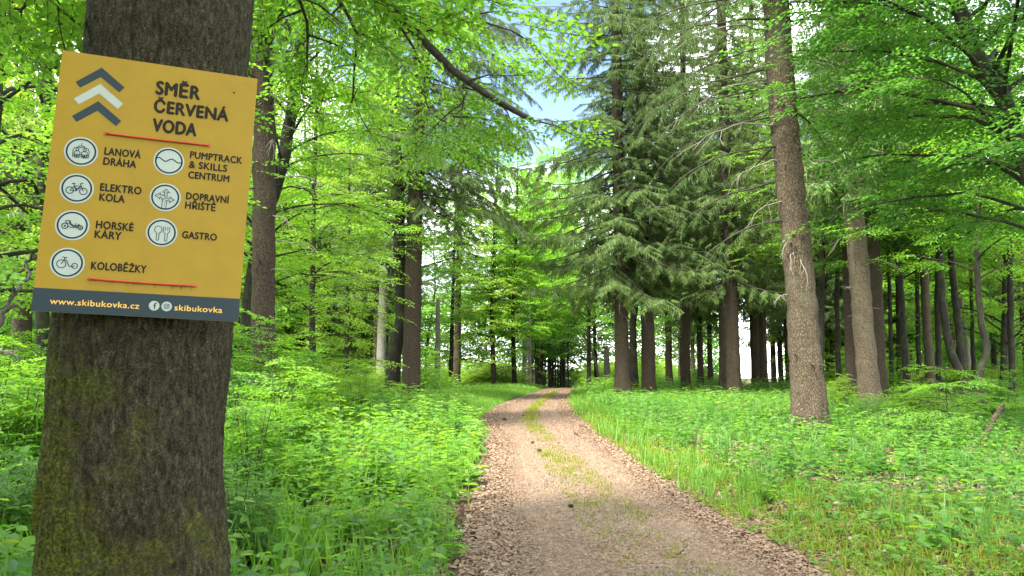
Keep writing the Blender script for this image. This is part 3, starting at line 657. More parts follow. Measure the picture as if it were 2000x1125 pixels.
def pict(cx_, cy_, rad, lines, rw=5.2, rr=.845):
    """round white pictogram: disc, navy ring, line drawing"""
    G = Geo(); c = ell(56, r=rad)[:-1] + [cx_, cy_]; G.add(np.c_[c / 1000, np.full(55, ZP)], np.arange(55)[None], 0)
    disc = link('pictogram', G.mesh('pictogram', [SWH], False), sroot)
    G = Geo(); ribbon(G, (ell(64, r=rad * rr) + [cx_, cy_]) / 1000, rw / 1000, ZP + .0003, True); link('ring', G.mesh('ring', [SNV], False), disc)
    G = Geo(); z = ZP + .0006
    for l in lines:
        pts, w = (l[0], l[1]) if isinstance(l, tuple) else (l, 2.2)
        pts = np.asarray(pts, float); cl = len(pts) > 3 and np.allclose(pts[0], pts[-1])
        ribbon(G, (pts + [cx_, cy_]) / 1000, w / 1000, z, cl); z += .00006
    link('line_drawing', G.mesh('line_drawing', [SNV], False), disc)
# chair lift with two riders
gond = [[(-22, -19), (-23, 0), (-20, 10), (-14, 13), (14, 13), (20, 10), (23, 0), (22, -19)], [(-8, 13), (-8, 18), (8, 18), (8, 13)], [(0, 18), (0, 28)], [(-22, -10), (22, -10)], [(-22, -19), (-18, -15), (18, -15), (22, -19)]]
for s_ in (-10.5, 10.5):
    gond += [ell(16, r=4.2, c=(s_, 6)), [(s_ - 8, -12), (s_ - 8, -3), (s_ - 4, 1), (s_ + 4, 1), (s_ + 8, -3), (s_ + 8, -12)], [(s_ - 6, -10), (s_ - 6, -20), (s_ - .8, -20), (s_ - .8, -11)], [(s_ + .8, -11), (s_ + .8, -20), (s_ + 6, -20), (s_ + 6, -10)]]
pict(85.5, 513, 48, gond)
bike = [(ell(28, r=10.5, c=(-19, -8)), 2.8), (ell(28, r=10.5, c=(19, -8)), 2.8), ([(-19, -8), (-7, 7), (10, 8), (-1, -9), (-19, -8)], 2.4), ([(-10, 14), (-1, -9)], 2.6), ([(-15, 14.5), (-5, 14.5)], 3.2), ([(19, -8), (9, 15), (13, 18), (17, 17)], 2.6), ([(-7, 5), (0, -5), (10, 6)], 4.5)]
pict(85.5, 393, 48, bike)
kart = [(ell(24, r=8.5, c=(-20, -4)), 3), (ell(24, r=6.5, c=(23, -6)), 3), ell(10, r=2.2, c=(-20, -4)), ell(10, r=2.2, c=(23, -6)), ([(-12, -4), (-4, -7), (16, -7)], 2.4), ([(-16, 5), (-20, 11), (-14, 14), (-7, 13), (-4, 4), (4, -1), (15, 0), (19, 1)], 2.6), ([(-10, 12), (-6, 2), (2, -3), (16, -4)], 2.4), ([(-17, 6), (-9, 4)], 2.2), ([(8, 0), (10, 5), (6, 5)], 2), ([(14, 0), (18, 5), (21, 1)], 2)]
pict(84.7, 274, 48, kart)
scoot = [(ell(32, r=12.5, c=(-16, -4)), 2.6), (ell(24, r=8, c=(21, -7.5)), 2.6), ([(-16, -4), (-8, 12), (-9, 17)], 2.6), ([(-15, 17.5), (-4, 16), (-3, 19)], 2.6), ([(-8, 10), (-2, 7), (2, -2), (5, -9), (13, -11), (21, -7.5)], 2.6)]
pict(83, 154, 48, scoot)
wave = [([(-39, 3), (-34, 8), (-28, 9), (-20, 3), (-12, -2), (-5, 0), (2, 6), (9, 8), (16, 5), (23, -1), (31, -3), (39, 0)], 3.6)]
pict(341.5, 514, 46.5, wave)
arro = [[(-8, -36), (-8, -22), (-6, -8), (0, -3), (14, -3), (14, 3), (27, -7), (14, -17), (14, -11), (6, -11), (5, -16), (5, -36)], [(-3, 4), (-3, 16), (-10, 16), (1, 27), (12, 16), (5, 16), (5, 0)], [(-8, -12), (-10, -4), (-16, -2), (-16, -8), (-30, 3), (-16, 13), (-16, 7), (-6, 6), (2, 0)], ([(-1, -34), (-1, -29)], 1.4), ([(-1, -26), (-1, -21)], 1.4), ([(0, -16), (3, -9)], 1.4), ([(7, -7), (12, -7)], 1.4), ([(16, -7), (20, -7)], 1.4), ([(1, 8), (1, 12)], 1.4), ([(1, 16), (1, 20)], 1.4), ([(-22, 3), (-18, 3)], 1.4), ([(-14, 2), (-10, 1)], 1.4)]
pict(341, 392.5, 46.5, arro)
spoon = [[(-14.5, -25), (-14.5, -3), (-20, 2), (-22, 8), (-20, 16), (-14, 20), (-8, 20), (-2, 16), (0, 8), (-2, 2), (-7.5, -3), (-7.5, -25), (-11, -27), (-14.5, -25)], [(4, 20), (4, 6), (7, 0), (10, -2), (10, -26), (13.5, -28), (17, -26), (17, -2), (20, 0), (23, 6), (23, 20)], [(10, 20), (10, 8)], [(17, 20), (17, 8)]]
pict(340.6, 275, 46.5, spoon)
for k, cx_ in enumerate((339, 375.5)):
    G = Geo(); c = ell(40, r=15.4)[:-1] + [cx_, 37.2]; G.add(np.c_[c / 1000, np.full(39, ZP + .0006)], np.arange(39)[None]); d_ = link('social_badge', G.mesh('social_badge', [SWH], False), foot)
    G = Geo(); z = ZP + .001
    ls = [([(1.5, -10), (1.5, 5), (3.5, 8.5), (7, 8.5)], 3.4), ([(-3, 1.2), (6, 1.2)], 3)] if k == 0 else [([(-7.5, -4), (-7.5, 4), (-4, 7.5), (4, 7.5), (7.5, 4), (7.5, -4), (4, -7.5), (-4, -7.5), (-7.5, -4)], 1.9), (ell(20, r=3.8), 1.9), (ell(8, r=.7, c=(4.6, 4.6)), 1.2)]
    for pts, w in ls:
        pts = np.asarray(pts, float); ribbon(G, (pts + [cx_, 37.2]) / 1000, w / 1000, z, np.allclose(pts[0], pts[-1])); z += .0001
    link('line_drawing', G.mesh('line_drawing', [SNV], False), d_)
def strap(x0, y0, x1, y1):
    G = Geo(); n = 22; t = np.linspace(0, 1, n)
    p = np.c_[x0 + (x1 - x0) * t, y0 + (y1 - y0) * t - .0015 * np.sin(t * np.pi), .0045 + .0015 * np.sin(t * np.pi)]
    p = np.vstack([[x0 - .002, y0, -.012], [x0 - .001, y0, .001], p, [x1 + .001, y1, .001], [x1 + .002, y1, -.012]])
    tube(G, p, .0034, 8); tube(G, np.array([[x0 - .004, y0, .0012], [x0 - .004, y0, .0052]]), .0052, 10, cap=True); tube(G, np.array([[x1 + .004, y1, .0012], [x1 + .004, y1, .0052]]), .0052, 10, cap=True)
    # round the back of the trunk
    wc = so + sx * (x0 + x1) / 2 + sy * y0; cpt = np.array([np.interp(wc[2], fcl[:, 2], fcl[:, k]) for k in range(3)]); rr = np.interp(wc[2], fcl[:, 2], frl) + .03
    lc = np.array([(cpt - so) @ sx, y0, (cpt - so) @ sn]); a = np.linspace(R(148), R(392), 40)
    ring = np.c_[lc[0] + rr * np.cos(a), np.full(40, y0), lc[2] + rr * np.sin(a)]
    tube(G, np.vstack([[x0 - .002, y0, -.012], ring, [x1 + .002, y1, -.012]]), .003, 6)
    return link('strap', G.mesh('strap', [SRD]), sroot)
strap(.1535, .5815, .4545, .583); strap(.1515, .1086, .451, .1086)

# ------------------------------------------------------------------ spruces along the path
def dead_set(root, b, p, r, specs, seed, mat='twig_dead'):
    rg = np.random.default_rng(seed)
    for h, az, e0, e1, ln in specs:
        q = hpoint(p, h); rr = np.interp(h, p[:, 2], r); a = R(az); q = q + .8 * rr * np.array([math.cos(a), math.sin(a), 0])
        link('dead_branch', dead_branch(rg, q, a, e0, e1, ln, .012 + .004 * ln).mesh('dead_branch', [M[mat]]), root)
def mk_spruce(label, pxs, Y, r0, hb, H, Lr, seed, T=SC_NEAR, dead=(), group=None, rt=.16, **k):
    b, P = rel(pxs, Y); P = extend(P, H); t, c, p, r = spruce(seed, P, r0, rt * r0 / .36, hb, H, Lr, T, **k)
    root = place('spruce_tree', label, 'tree', b, (t, c), group); dead_set(root, b, p, r, dead, seed + 100); return root, b
mk_spruce('tall spruce with scaly brown bark and pale dead twigs, nearest the right verge', [(1580, 853), (1566, 600), (1537, 300), (1515, 0)], 18.2, .36, 12.5, 29, 4.4, 101, rt=.17, sides=40, n=150, flare=.40, flare_h=.55, roots=6) if False else None
b6, P6 = rel([(1580, 853), (1566, 600), (1537, 300), (1515, 0)], 18.2); P6 = extend(P6, 29)
def ex6(TG, CG, C, rg, p, r):
    for h, az, Ln in ((5.2, 200, 2.6), (6.2, 165, 3.2), (7.0, 190, 3.6), (7.8, 175, 3.4), (8.4, 215, 3.8), (9.0, 182, 4.0), (9.6, 160, 4.0), (10.2, 200, 4.2), (10.8, 178, 4.2), (11.4, 20, 3.5), (9.3, 10, 2.8), (8.0, 30, 2.4), (10.3, -30, 3), (7.2, 110, 3), (8.8, 100, 3.2)):
        spruce_branch(CG, C, rg, hpoint(p, h), R(az + rg.uniform(-8, 8)), -8, -42, Ln, .03, .5, .8, .5, mat=1)
t, c, p, r = spruce(101, P6, .37, .17, 11.8, 29, 4.4, SC_THIN, sides=48, n=160, flare=.42, flare_h=.6, extra=ex6)
root = place('spruce_tree', 'tall spruce with scaly brown bark and pale dead twigs, nearest the right verge', 'tree', b6, (t, c))
dead_set(root, b6, p, r, [(4.3, 250, 10, -75, 1.0), (4.2, 265, -10, -70, .9), (4.6, 235, 0, -80, .8), (6.5, 330, 10, -60, 1.4), (6.6, 200, 5, -55, 1.8), (7.5, 190, 0, -45, 2.6), (7.9, 350, 5, -40, 1.8), (8.7, 170, 0, -40, 3.0), (9.2, 15, 8, -35, 2.4), (9.9, 200, 0, -40, 3.2), (10.1, 340, 5, -30, 2.2), (5.6, 215, 0, -70, 1.3), (3.4, 190, 0, -50, .7), (8.9, 310, 5, -55, 1.6)], 55)
mk_spruce('slim rough-barked spruce with pale dead twigs, just behind the yellow sign', [(512, 850), (514, 600), (516, 300), (512, 0)], 18.5, .30, 9.5, 26, 3.4, 102, rt=.20, barkm='bark_spruce_dark', sides=32, n=110,
          dead=[(3.9, 330, 20, -60, .9), (5.3, 340, 0, -60, 1.2), (6.2, 350, 5, -45, 2.0), (6.9, 300, 10, -50, 1.5), (7.6, 10, -5, -40, 2.4), (8.2, 330, 10, -60, 1.6), (4.7, 20, 5, -30, 1.4), (5.9, 185, 10, -30, 1.2), (8.9, 345, 20, -50, 1.8)])
def ex2(TG, CG, C, rg, p, r):
    for k in range(18):
        spruce_branch(CG, C, rg, hpoint(p, 10.5 + .62 * k), R(rg.uniform(-28, 24)), -14, -34, rg.uniform(5.2, 7.2), .05, .5, .95, .3, mat=1)
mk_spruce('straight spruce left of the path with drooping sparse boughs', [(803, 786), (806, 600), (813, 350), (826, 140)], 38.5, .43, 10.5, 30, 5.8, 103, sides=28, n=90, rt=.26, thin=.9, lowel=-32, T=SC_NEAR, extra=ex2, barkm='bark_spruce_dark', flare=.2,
          dead=[(5.3, 15, -5, -20, 2.6), (5.6, 20, -10, -30, 3.0), (8.5, 330, -15, -50, 2.5), (9.2, 10, -20, -45, 3.6), (9.8, 350, -20, -50, 3.4), (8.9, 190, -10, -50, 2.2), (10.4, 15, -15, -45, 4.0), (11, 200, -15, -50, 3)])
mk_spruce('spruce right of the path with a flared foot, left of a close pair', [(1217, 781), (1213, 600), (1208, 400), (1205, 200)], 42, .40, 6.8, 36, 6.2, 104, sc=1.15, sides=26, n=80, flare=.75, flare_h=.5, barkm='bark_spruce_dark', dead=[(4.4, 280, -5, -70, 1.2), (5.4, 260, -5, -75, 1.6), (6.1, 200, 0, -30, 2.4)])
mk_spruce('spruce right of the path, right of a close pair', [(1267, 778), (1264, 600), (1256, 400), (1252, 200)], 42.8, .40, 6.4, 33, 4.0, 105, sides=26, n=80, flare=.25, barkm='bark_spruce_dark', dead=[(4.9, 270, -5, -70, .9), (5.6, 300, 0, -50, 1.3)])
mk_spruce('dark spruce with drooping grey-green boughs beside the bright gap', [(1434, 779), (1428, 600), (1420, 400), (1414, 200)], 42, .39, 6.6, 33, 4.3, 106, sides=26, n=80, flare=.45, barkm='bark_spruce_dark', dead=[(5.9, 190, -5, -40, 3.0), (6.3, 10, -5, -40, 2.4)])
mk_spruce('reddish-brown spruce in front of two dark trunks on the right', [(1700, 802), (1684, 600), (1663, 350), (1648, 150)], 31, .42, 9.3, 27, 3.4, 107, sides=32, n=110, flare=.55, flare_h=.5, rt=.23, T=SC_MID,
          dead=[(4.9, 200, 5, -10, .7), (6.0, 330, 10, -50, 1.4), (6.9, 200, 0, -40, 2.0), (7.7, 20, 10, -40, 2.2), (8.3, 320, 0, -50, 2.2)])
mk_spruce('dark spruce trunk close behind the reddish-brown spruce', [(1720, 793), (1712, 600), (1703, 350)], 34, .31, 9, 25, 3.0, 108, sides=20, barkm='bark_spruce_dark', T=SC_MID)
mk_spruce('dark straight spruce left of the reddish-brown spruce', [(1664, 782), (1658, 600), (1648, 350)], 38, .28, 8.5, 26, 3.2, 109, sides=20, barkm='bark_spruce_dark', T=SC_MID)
mk_spruce('far spruce with hanging foliage against the blue sky gap', [(892, 764), (896, 500), (902, 200)], 72, .34, 11.0, 32, 5.6, 110, sides=18, T=SC_NEAR)
mk_spruce('spruce in shade behind the sapling with grey flaking bark', [(1818, 752), (1808, 600), (1800, 400)], 40, .24, 9, 24, 3.0, 111, sides=16, T=SC_MID)
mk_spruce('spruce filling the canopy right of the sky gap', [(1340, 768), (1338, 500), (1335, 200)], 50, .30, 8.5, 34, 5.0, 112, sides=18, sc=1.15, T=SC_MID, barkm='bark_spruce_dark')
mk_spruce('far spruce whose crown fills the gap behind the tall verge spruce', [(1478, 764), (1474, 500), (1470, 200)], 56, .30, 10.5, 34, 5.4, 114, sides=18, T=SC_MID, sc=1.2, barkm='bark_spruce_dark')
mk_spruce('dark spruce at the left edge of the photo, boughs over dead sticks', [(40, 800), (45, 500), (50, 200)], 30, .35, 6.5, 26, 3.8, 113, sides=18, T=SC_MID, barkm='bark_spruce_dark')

# ------------------------------------------------------------------ beeches near the path
def mk_beech(label, pxs, Y, H, r0, seed, T=SP_MID, group=None, name='beech_tree', rt=None, **k):
    b, P = rel(pxs, Y); P = extend(P, H); m = beech(seed, P, r0, rt or r0 * .3, k.pop('h0'), k.pop('h1', H - .5), k.pop('nl'), k.pop('Lr'), T, **k)
    return place(name, label, 'tree', b, m, group), b
def exfork(h, az, el, Ln, r0, T=None):
    def f(TG, CG, C, rg, p, r): beech_limb(TG, CG, C, rg, hpoint(p, h), R(az), el, el - 20, Ln, r0, .6, .35, 1.0, .35)
    return f
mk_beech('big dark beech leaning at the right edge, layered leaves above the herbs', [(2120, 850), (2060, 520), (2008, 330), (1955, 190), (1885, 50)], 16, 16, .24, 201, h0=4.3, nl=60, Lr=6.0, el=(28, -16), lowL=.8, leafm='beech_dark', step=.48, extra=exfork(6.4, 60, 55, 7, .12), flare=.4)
mk_beech('crooked mossy beech hugging the straight spruce left of the path', [(765, 772), (772, 680), (786, 610), (780, 500), (778, 380), (772, 250)], 39.5, 20, .40, 202, h0=6.2, nl=30, Lr=5.0, leafm='beech', rt=.2)
mk_beech('dark beech leaning right behind the slim spruce near the sign', [(468, 790), (505, 480), (545, 340), (572, 200), (600, 40)], 21, 17, .26, 203, h0=3.8, nl=44, Lr=3.5, leafm='beech', el=(25, -15))
mk_beech('young beech with bright layered leaves between the sign spruce and the leaning pair', [(612, 770), (610, 560), (615, 300)], 28, 14, .13, 204, h0=2.0, nl=40, Lr=2.7, leafm='beech_yellow', el=(22, -18), lowL=.8)
mk_beech('slender beech behind the left shrubs', [(676, 768), (680, 500), (684, 300)], 36, 13, .13, 205, h0=2.0, nl=38, Lr=2.2, leafm='beech_yellow', el=(22, -15), lowL=.8)
mk_beech('beech left of the signed trunk with dead boughs beneath', [(-60, 900), (-40, 500), (-10, 100)], 13, 15, .2, 206, h0=2.8, nl=40, Lr=4.4, leafm='beech', el=(22, -14), lowL=.8)
mk_beech('beech seen through the gap left of the sign', [(90, 800), (80, 500), (90, 200)], 21, 17, .2, 207, h0=3.0, nl=36, Lr=5.0, leafm='beech_yellow')
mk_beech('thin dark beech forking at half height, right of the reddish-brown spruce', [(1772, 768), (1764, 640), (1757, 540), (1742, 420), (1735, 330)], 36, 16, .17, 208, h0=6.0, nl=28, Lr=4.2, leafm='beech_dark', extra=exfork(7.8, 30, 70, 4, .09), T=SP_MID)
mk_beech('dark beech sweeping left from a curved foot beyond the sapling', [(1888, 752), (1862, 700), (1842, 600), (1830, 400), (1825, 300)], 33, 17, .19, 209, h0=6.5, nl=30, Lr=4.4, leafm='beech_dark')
mk_beech('straighter dark beech beside the one with a curved foot', [(1884, 752), (1872, 640), (1858, 500), (1848, 350)], 34, 17, .17, 210, h0=6.8, nl=30, Lr=4.4, leafm='beech')
mk_beech('thin crooked beech with a kinked swollen lower trunk', [(1916, 783), (1914, 715), (1928, 690), (1914, 610), (1908, 480), (1916, 340)], 29, 15, .13, 211, h0=5.0, nl=26, Lr=4.0, leafm='beech')
mk_beech('thin beech trunk leaning out behind the flared spruce', [(1240, 768), (1236, 640), (1246, 540), (1236, 420)], 50, 20, .26, 212, h0=5.5, nl=30, Lr=5.0, leafm='beech')
mk_beech('bright beech closing the view left of the dark plantation', [(965, 757), (960, 600), (965, 450)], 66, 17, .2, 213, h0=1.6, nl=40, Lr=5.0, leafm='beech_yellow', T=SP_FAR, el=(20, -18), lowL=.9, step=.7)
mk_beech('bright beech closing the view right of the dark plantation', [(1165, 757), (1160, 600), (1165, 450)], 74, 16, .2, 214, h0=3, nl=36, Lr=4.6, leafm='beech_yellow', T=SP_FAR, el=(20, -18), lowL=.9, step=.7)
mk_beech('leafy beech far behind the two path spruces', [(1335, 762), (1332, 600), (1338, 450)], 58, 17, .2, 215, h0=3.2, nl=38, Lr=5.0, leafm='beech', T=SP_FAR, step=.7)
mk_beech('beech behind the tall verge spruce', [(1600, 775), (1606, 500), (1612, 200)], 40, 19, .2, 216, h0=6.0, nl=40, Lr=5.2, leafm='beech', T=SP_MID, step=.62)
mk_beech('beech above the dark pair of trunks on the right', [(1760, 760), (1755, 500), (1750, 250)], 44, 20, .24, 217, h0=6.5, nl=40, Lr=5.2, leafm='beech', T=SP_FAR, step=.55)
mk_beech('sunlit beech in the far right clearing', [(1960, 762), (1966, 500), (1972, 250)], 42, 18, .2, 218, h0=2.2, nl=40, Lr=5.4, leafm='beech_yellow', T=SP_FAR, step=.55)
mk_beech('broad beech between the crooked beech and the sky gap', [(880, 765), (884, 600), (890, 400)], 66, 17, .22, 219, h0=4.5, nl=34, Lr=3.6, leafm='beech', T=SP_FAR, step=.55)
mk_beech('pale green beech half hidden by the signed trunk', [(420, 790), (430, 500), (440, 200)], 30, 17, .2, 220, h0=2.4, nl=36, Lr=5.0, leafm='beech', T=SP_MID)

mk_beech('pale green beech filling the view under the sky gap, left of centre', [(1005, 757), (1002, 600), (1008, 450)], 68, 20, .2, 231, h0=3.5, nl=48, Lr=4.8, leafm='beech', T=SP_FAR, step=.6, sc=1.2, ks=3)
mk_beech('tall yellow-green beech between the far spruce and the sky gap', [(965, 757), (962, 600), (968, 450)], 74, 25, .24, 234, h0=6, nl=48, Lr=4.6, leafm='beech', T=SP_FAR, step=.6, sc=1.2, ks=3)
mk_beech('tall leafy beech at the left foot of the sky gap, beyond the grass', [(1038, 757), (1036, 600), (1042, 450)], 90, 26, .24, 235, h0=8, nl=52, Lr=5.4, leafm='beech', T=SP_FAR, step=.55, sc=1.4, ks=4)
mk_beech('tall beech behind the plantation under the sky gap', [(1075, 757), (1072, 600), (1078, 450)], 106, 34, .26, 232, h0=9, nl=64, Lr=7, leafm='beech', T=SP_FAR, step=.6, sc=1.5, ks=4)
mk_beech('yellow-green beech under the sky gap, right of centre', [(1150, 757), (1150, 600), (1146, 450)], 66, 20, .2, 233, h0=4.5, nl=48, Lr=4.8, leafm='beech', T=SP_FAR, step=.6, sc=1.2, ks=3)
for k_, (pa, Y_) in enumerate(((1742, 41), (1796, 44), (1836, 38), (1902, 43), (1978, 33), (1640, 44))):
    mk_beech('slim straight dark beech trunk in the shade under the right-hand canopy', [(pa, 770), (pa - 5, 560), (pa - 14 + 9 * (k_ % 3), 330)], Y_, 17, .12 + .02 * (k_ % 3), 240 + k_, h0=7.5, nl=22, Lr=3.4, leafm='beech', T=SP_FAR, step=.7, ks=3, group='slim dark beeches on the right')
# bare and broken trunks that can be told apart
def bare_trunk(label, pxs, Y, r0, mat, name='dead_tree', r1=None, seed=0, cat='tree', group=None, twigs=3):
    b, P = rel(pxs, Y); rg = np.random.default_rng(900 + seed); G = Geo(); p, r = make_trunk(G, P, r0, r1 or r0 * .6, rg, sides=12, n=24, flare=.35)
    G.add(p[-1] + np.array([[math.cos(a) * r[-1], math.sin(a) * r[-1], rg.uniform(0, .25)] for a in np.linspace(0, 6.28, 9)[:-1]]), np.arange(8)[None])
    root = thing(name, label, cat, b, group); link('trunk', G.mesh('trunk', [M[mat]]), root)
    for k in range(twigs):
        h = p[-1][2] * rg.uniform(.35, .95); a = rg.uniform(0, 6.28); link('dead_branch', dead_branch(rg, hpoint(p, h), a, 20, -30, rg.uniform(.6, 1.8), .02).mesh('dead_branch', [M[mat]]), root)
    return root
bare_trunk('pale grey trunk with a broken stub left of the crooked mossy beech', [(743, 765), (746, 640), (750, 520)], 46, .30, 'bark_pale', seed=1, r1=.26)
bare_trunk('short pale grey trunk standing far behind the left shrubs', [(690, 742), (692, 640), (694, 600)], 60, .26, 'bark_pale', seed=2)
bare_trunk('pale trunk standing alone at the edge of the bright grass', [(854, 751), (855, 660), (855, 590)], 62, .26, 'bark_pale', seed=3)
bare_trunk('yellowish barkless trunk in the left shrubs', [(601, 742), (600, 690), (600, 620)], 50, .19, 'bark_pale', seed=4)
bare_trunk('pale dead trunk, the left one at the edge of the dark plantation', [(1024, 748), (1024, 640), (1026, 540)], 80, .22, 'bark_pale', seed=5, r1=.12, twigs=5)
bare_trunk('pale dead trunk, the right one at the edge of the dark plantation', [(1034, 748), (1035, 650), (1036, 560)], 82, .24, 'bark_pale', seed=6, r1=.10, twigs=5)
bare_trunk('thin pale trunk leaning left beyond the path crest', [(1173, 750), (1158, 690), (1140, 655)], 72, .16, 'twig_dead', seed=7, r1=.07, twigs=3)
bare_trunk('grey tapered stump beyond the path crest', [(1186, 750), (1185, 700), (1184, 680)], 70, .34, 'bark_pale', seed=8, r1=.22, twigs=0, name='tree_stump')
bare_trunk('pale trunk far back beside the curved-foot beech', [(1893, 735), (1884, 650), (1876, 580)], 46, .20, 'bark_pale', seed=9, twigs=1)
bare_trunk('dark trunk among the left shrubs beside the yellowish one', [(636, 742), (637, 680), (637, 610)], 52, .22, 'bark_spruce_dark', seed=10, twigs=1)
bare_trunk('grey trunk right behind the dark spruce by the bright gap', [(1412, 768), (1411, 680), (1408, 560)], 50, .26, 'bark_spruce', seed=11, twigs=1, name='spruce_tree')

# ------------------------------------------------------------------ background wood: copies of a few trees, one object each
def far_beech(seed, leafm, H=19):
    rg = np.random.default_rng(seed); P = np.array([[0, 0, 0], [rg.normal(0, .2), rg.normal(0, .2), H * .3], [rg.normal(0, .4), rg.normal(0, .4), H * .65], [rg.normal(0, .5), rg.normal(0, .5), H]])
    return beech(seed, P, .22, .06, 2.4, H - .5, 40, 4.8, SP_FAR, leafm=leafm, step=.7, sides=9, lowL=.85, sc=1.25, ks=3)
def far_spruce(seed, H=24):
    P = np.array([[0, 0, 0], [0, 0, H * .5], [.2, 0, H]]); m = spruce(seed, P, .26, .08, 6.5, H, 3.4, SC_MID, barkm='bark_spruce_dark', whorl=.8, per=5, dens=.6, sides=10, n=24); return m[:2]
def far_pole(seed, H=17):
    rg = np.random.default_rng(seed); P = np.array([[0, 0, 0], [rg.normal(0, .15), 0, H * .5], [rg.normal(0, .3), 0, H]])
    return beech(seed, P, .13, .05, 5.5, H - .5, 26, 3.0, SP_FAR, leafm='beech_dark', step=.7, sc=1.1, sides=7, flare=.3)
VB = [far_beech(301, 'beech'), far_beech(302, 'beech'), far_beech(303, 'beech_yellow'), far_beech(304, 'beech_dark')]
VS = [far_spruce(311), far_spruce(312)]; VP = [far_pole(321), far_pole(322), far_pole(323)]
rb = np.random.default_rng(77)
def put(kind, x, y, label, group, cat='tree', sc=1.0):
    V = {'beech': VB, 'spruce': VS, 'pole': VP}[kind]; m = V[rb.integers(0, len(V))]
    b = np.array([x, y, float(gz(x, y)) - .08]); nm = {'beech': 'beech_tree', 'spruce': 'spruce_tree', 'pole': 'beech_tree'}[kind]
    return place(nm, label, cat, b, m, group, rz=rb.uniform(0, 6.28), sc=sc * rb.uniform(.85, 1.15))
# the dark plantation straight ahead
for k in range(34):
    Y = rb.uniform(95, 118); X = (rb.uniform(1044, 1110) - 1000) / FPX * Y
    put('pole', X, Y, 'slim dark beech pole in the dense plantation past the path crest', 'slim poles of the dark plantation', sc=.85)
# unseen trees behind the photographer, put in to shade the sign
for x_, y_ in ((-5.5, -4), (-9, -1), (-5, -9), (-9, -8)):
    put('beech', x_, y_, 'unseen tree behind the photographer, put in to shade the sign', 'unseen trees shading the sign')
# distant dark trunks left and right of the bright gap
for px_, Y in ((1305, 62), (1328, 75), (1366, 56), (1385, 64), (1352, 84), (1471, 56), (1489, 52), (1508, 70), (1522, 66), (1537, 60), (1625, 62), (1640, 70)):
    X = (px_ - 1000) / FPX * Y; put('spruce', X, Y, 'distant dark spruce trunk standing against the bright gap', 'distant spruces around the bright gap')
n_ = 0
while n_ < 120:
    Y = rb.uniform(44, 112); pxv = rb.uniform(-60, 2060); X = (pxv - 1000) / FPX * Y
    if 1000 < pxv < 1215 or 1436 < pxv < 1520 or 1330 < pxv < 1352: continue
    if X > xL(Y) - 4 and X < xR(Y) + 3: continue
    if 760 < pxv < 1000 and Y < 104: continue
    if 1100 < pxv < 1700 and Y < 56 or 1215 < pxv < 1580 and (Y < 100 or rb.random() < .6): continue
    lf = pxv < 1000
    put('beech' if rb.random() < .8 or 1200 < pxv < 1600 else 'spruce', X, Y, 'tree of the leafy wood left of the path, far behind the shrubs' if lf else 'tree of the leafy wood right of the path, far behind the spruces', 'trees of the wood left of the path' if lf else 'trees of the wood right of the path'); n_ += 1

# ------------------------------------------------------------------ shrubs and saplings
def shrub(seed, H, Rr, T, leafm, stems=6):
    rg = np.random.default_rng(seed); TG, CG, C = Geo(), Geo(), Crown()
    for k in range(stems):
        a = k * 2.4 + rg.uniform(-.3, .3); h = H * rg.uniform(.6, 1.05); lean = rg.uniform(.15, .5) * Rr
        q = resample(np.array([[.05 * math.cos(a), .05 * math.sin(a), 0], [lean * .5 * math.cos(a), lean * .5 * math.sin(a), h * .5], [lean * math.cos(a), lean * math.sin(a), h]]), 9)
        tube(TG, q, np.linspace(.014, .004, 9), 5)
        for j in range(16):
            t = .12 + .88 * j / 16; w = along(q, min(t, .99)); az = rg.uniform(0, 6.28)
            C.add(w, np.array([math.cos(az), math.sin(az), rg.uniform(-.15, .35)]), np.array([rg.normal(0, .3), rg.normal(0, .3), 1]), Rr * rg.uniform(.55, .95) * (1.15 - .5 * t))
    C.stamp(CG, T, rg); return TG.mesh('stem', [M['twig_dark']]), CG.mesh('crown', [M[leafm], M['twig_dark']])
SHR = [shrub(401, 1.9, 1.0, SP_NEAR, 'beech', 7), shrub(402, 1.5, .9, SP_NEAR, 'herb', 7), shrub(403, 2.2, 1.2, SP_NEAR, 'beech', 7), shrub(404, 1.7, 1.0, SP_NEAR, 'beech_yellow', 7)]
SHF = [shrub(411, 2.4, 1.5, SP_MID, 'beech'), shrub(412, 2.0, 1.5, SP_MID, 'beech_yellow'), shrub(413, 2.8, 1.6, SP_MID, 'beech')]
def put_shrub(V, x, y, label, group, sc=1.0, k=None):
    m = V[rb.integers(0, len(V)) if k is None else k]; t = thing('beech_shrub', label, 'shrub', (x, y, float(gz(x, y)) - .05), group, rb.uniform(0, 6.28), sc * rb.uniform(.85, 1.15)); link('stem', m[0], t); link('crown', m[1], t)
for pxv, Y, s_, k in ((480, 6.5, .7, 1), (500, 9, .8, 0), (560, 11.5, .72, 2), (470, 13, 1.05, 1), (520, 15.5, 1.1, 2), (600, 16, .9, 3), (640, 19, 1.0, 0), (560, 20, 1.1, 2), (700, 22, .85, 3), (480, 21, 1.2, 0), (660, 26, 1.0, 3), (740, 27, .8, 3), (590, 27, 1.1, 0), (520, 28, 1.2, 2), (720, 32, 1.0, 0), (780, 33, .7, 3), (630, 34, 1.2, 2)):
    put_shrub(SHR, (pxv - 1000) / FPX * Y, Y, 'leafy shrub in the thicket between the signed trunk and the grass', 'shrubs of the left thicket', s_, k)
for pxv, Y, s_, k in ((20, 6.5, .75, 1), (60, 9, .95, 0), (-20, 9, 1, 2), (30, 12, 1.1, 1), (90, 14, 1.1, 0), (0, 16, 1.2, 2), (70, 19, 1.3, 0)):
    put_shrub(SHR, (pxv - 1000) / FPX * Y, Y, 'leafy shrub left of the signed trunk', 'shrubs left of the signed trunk', s_, k)
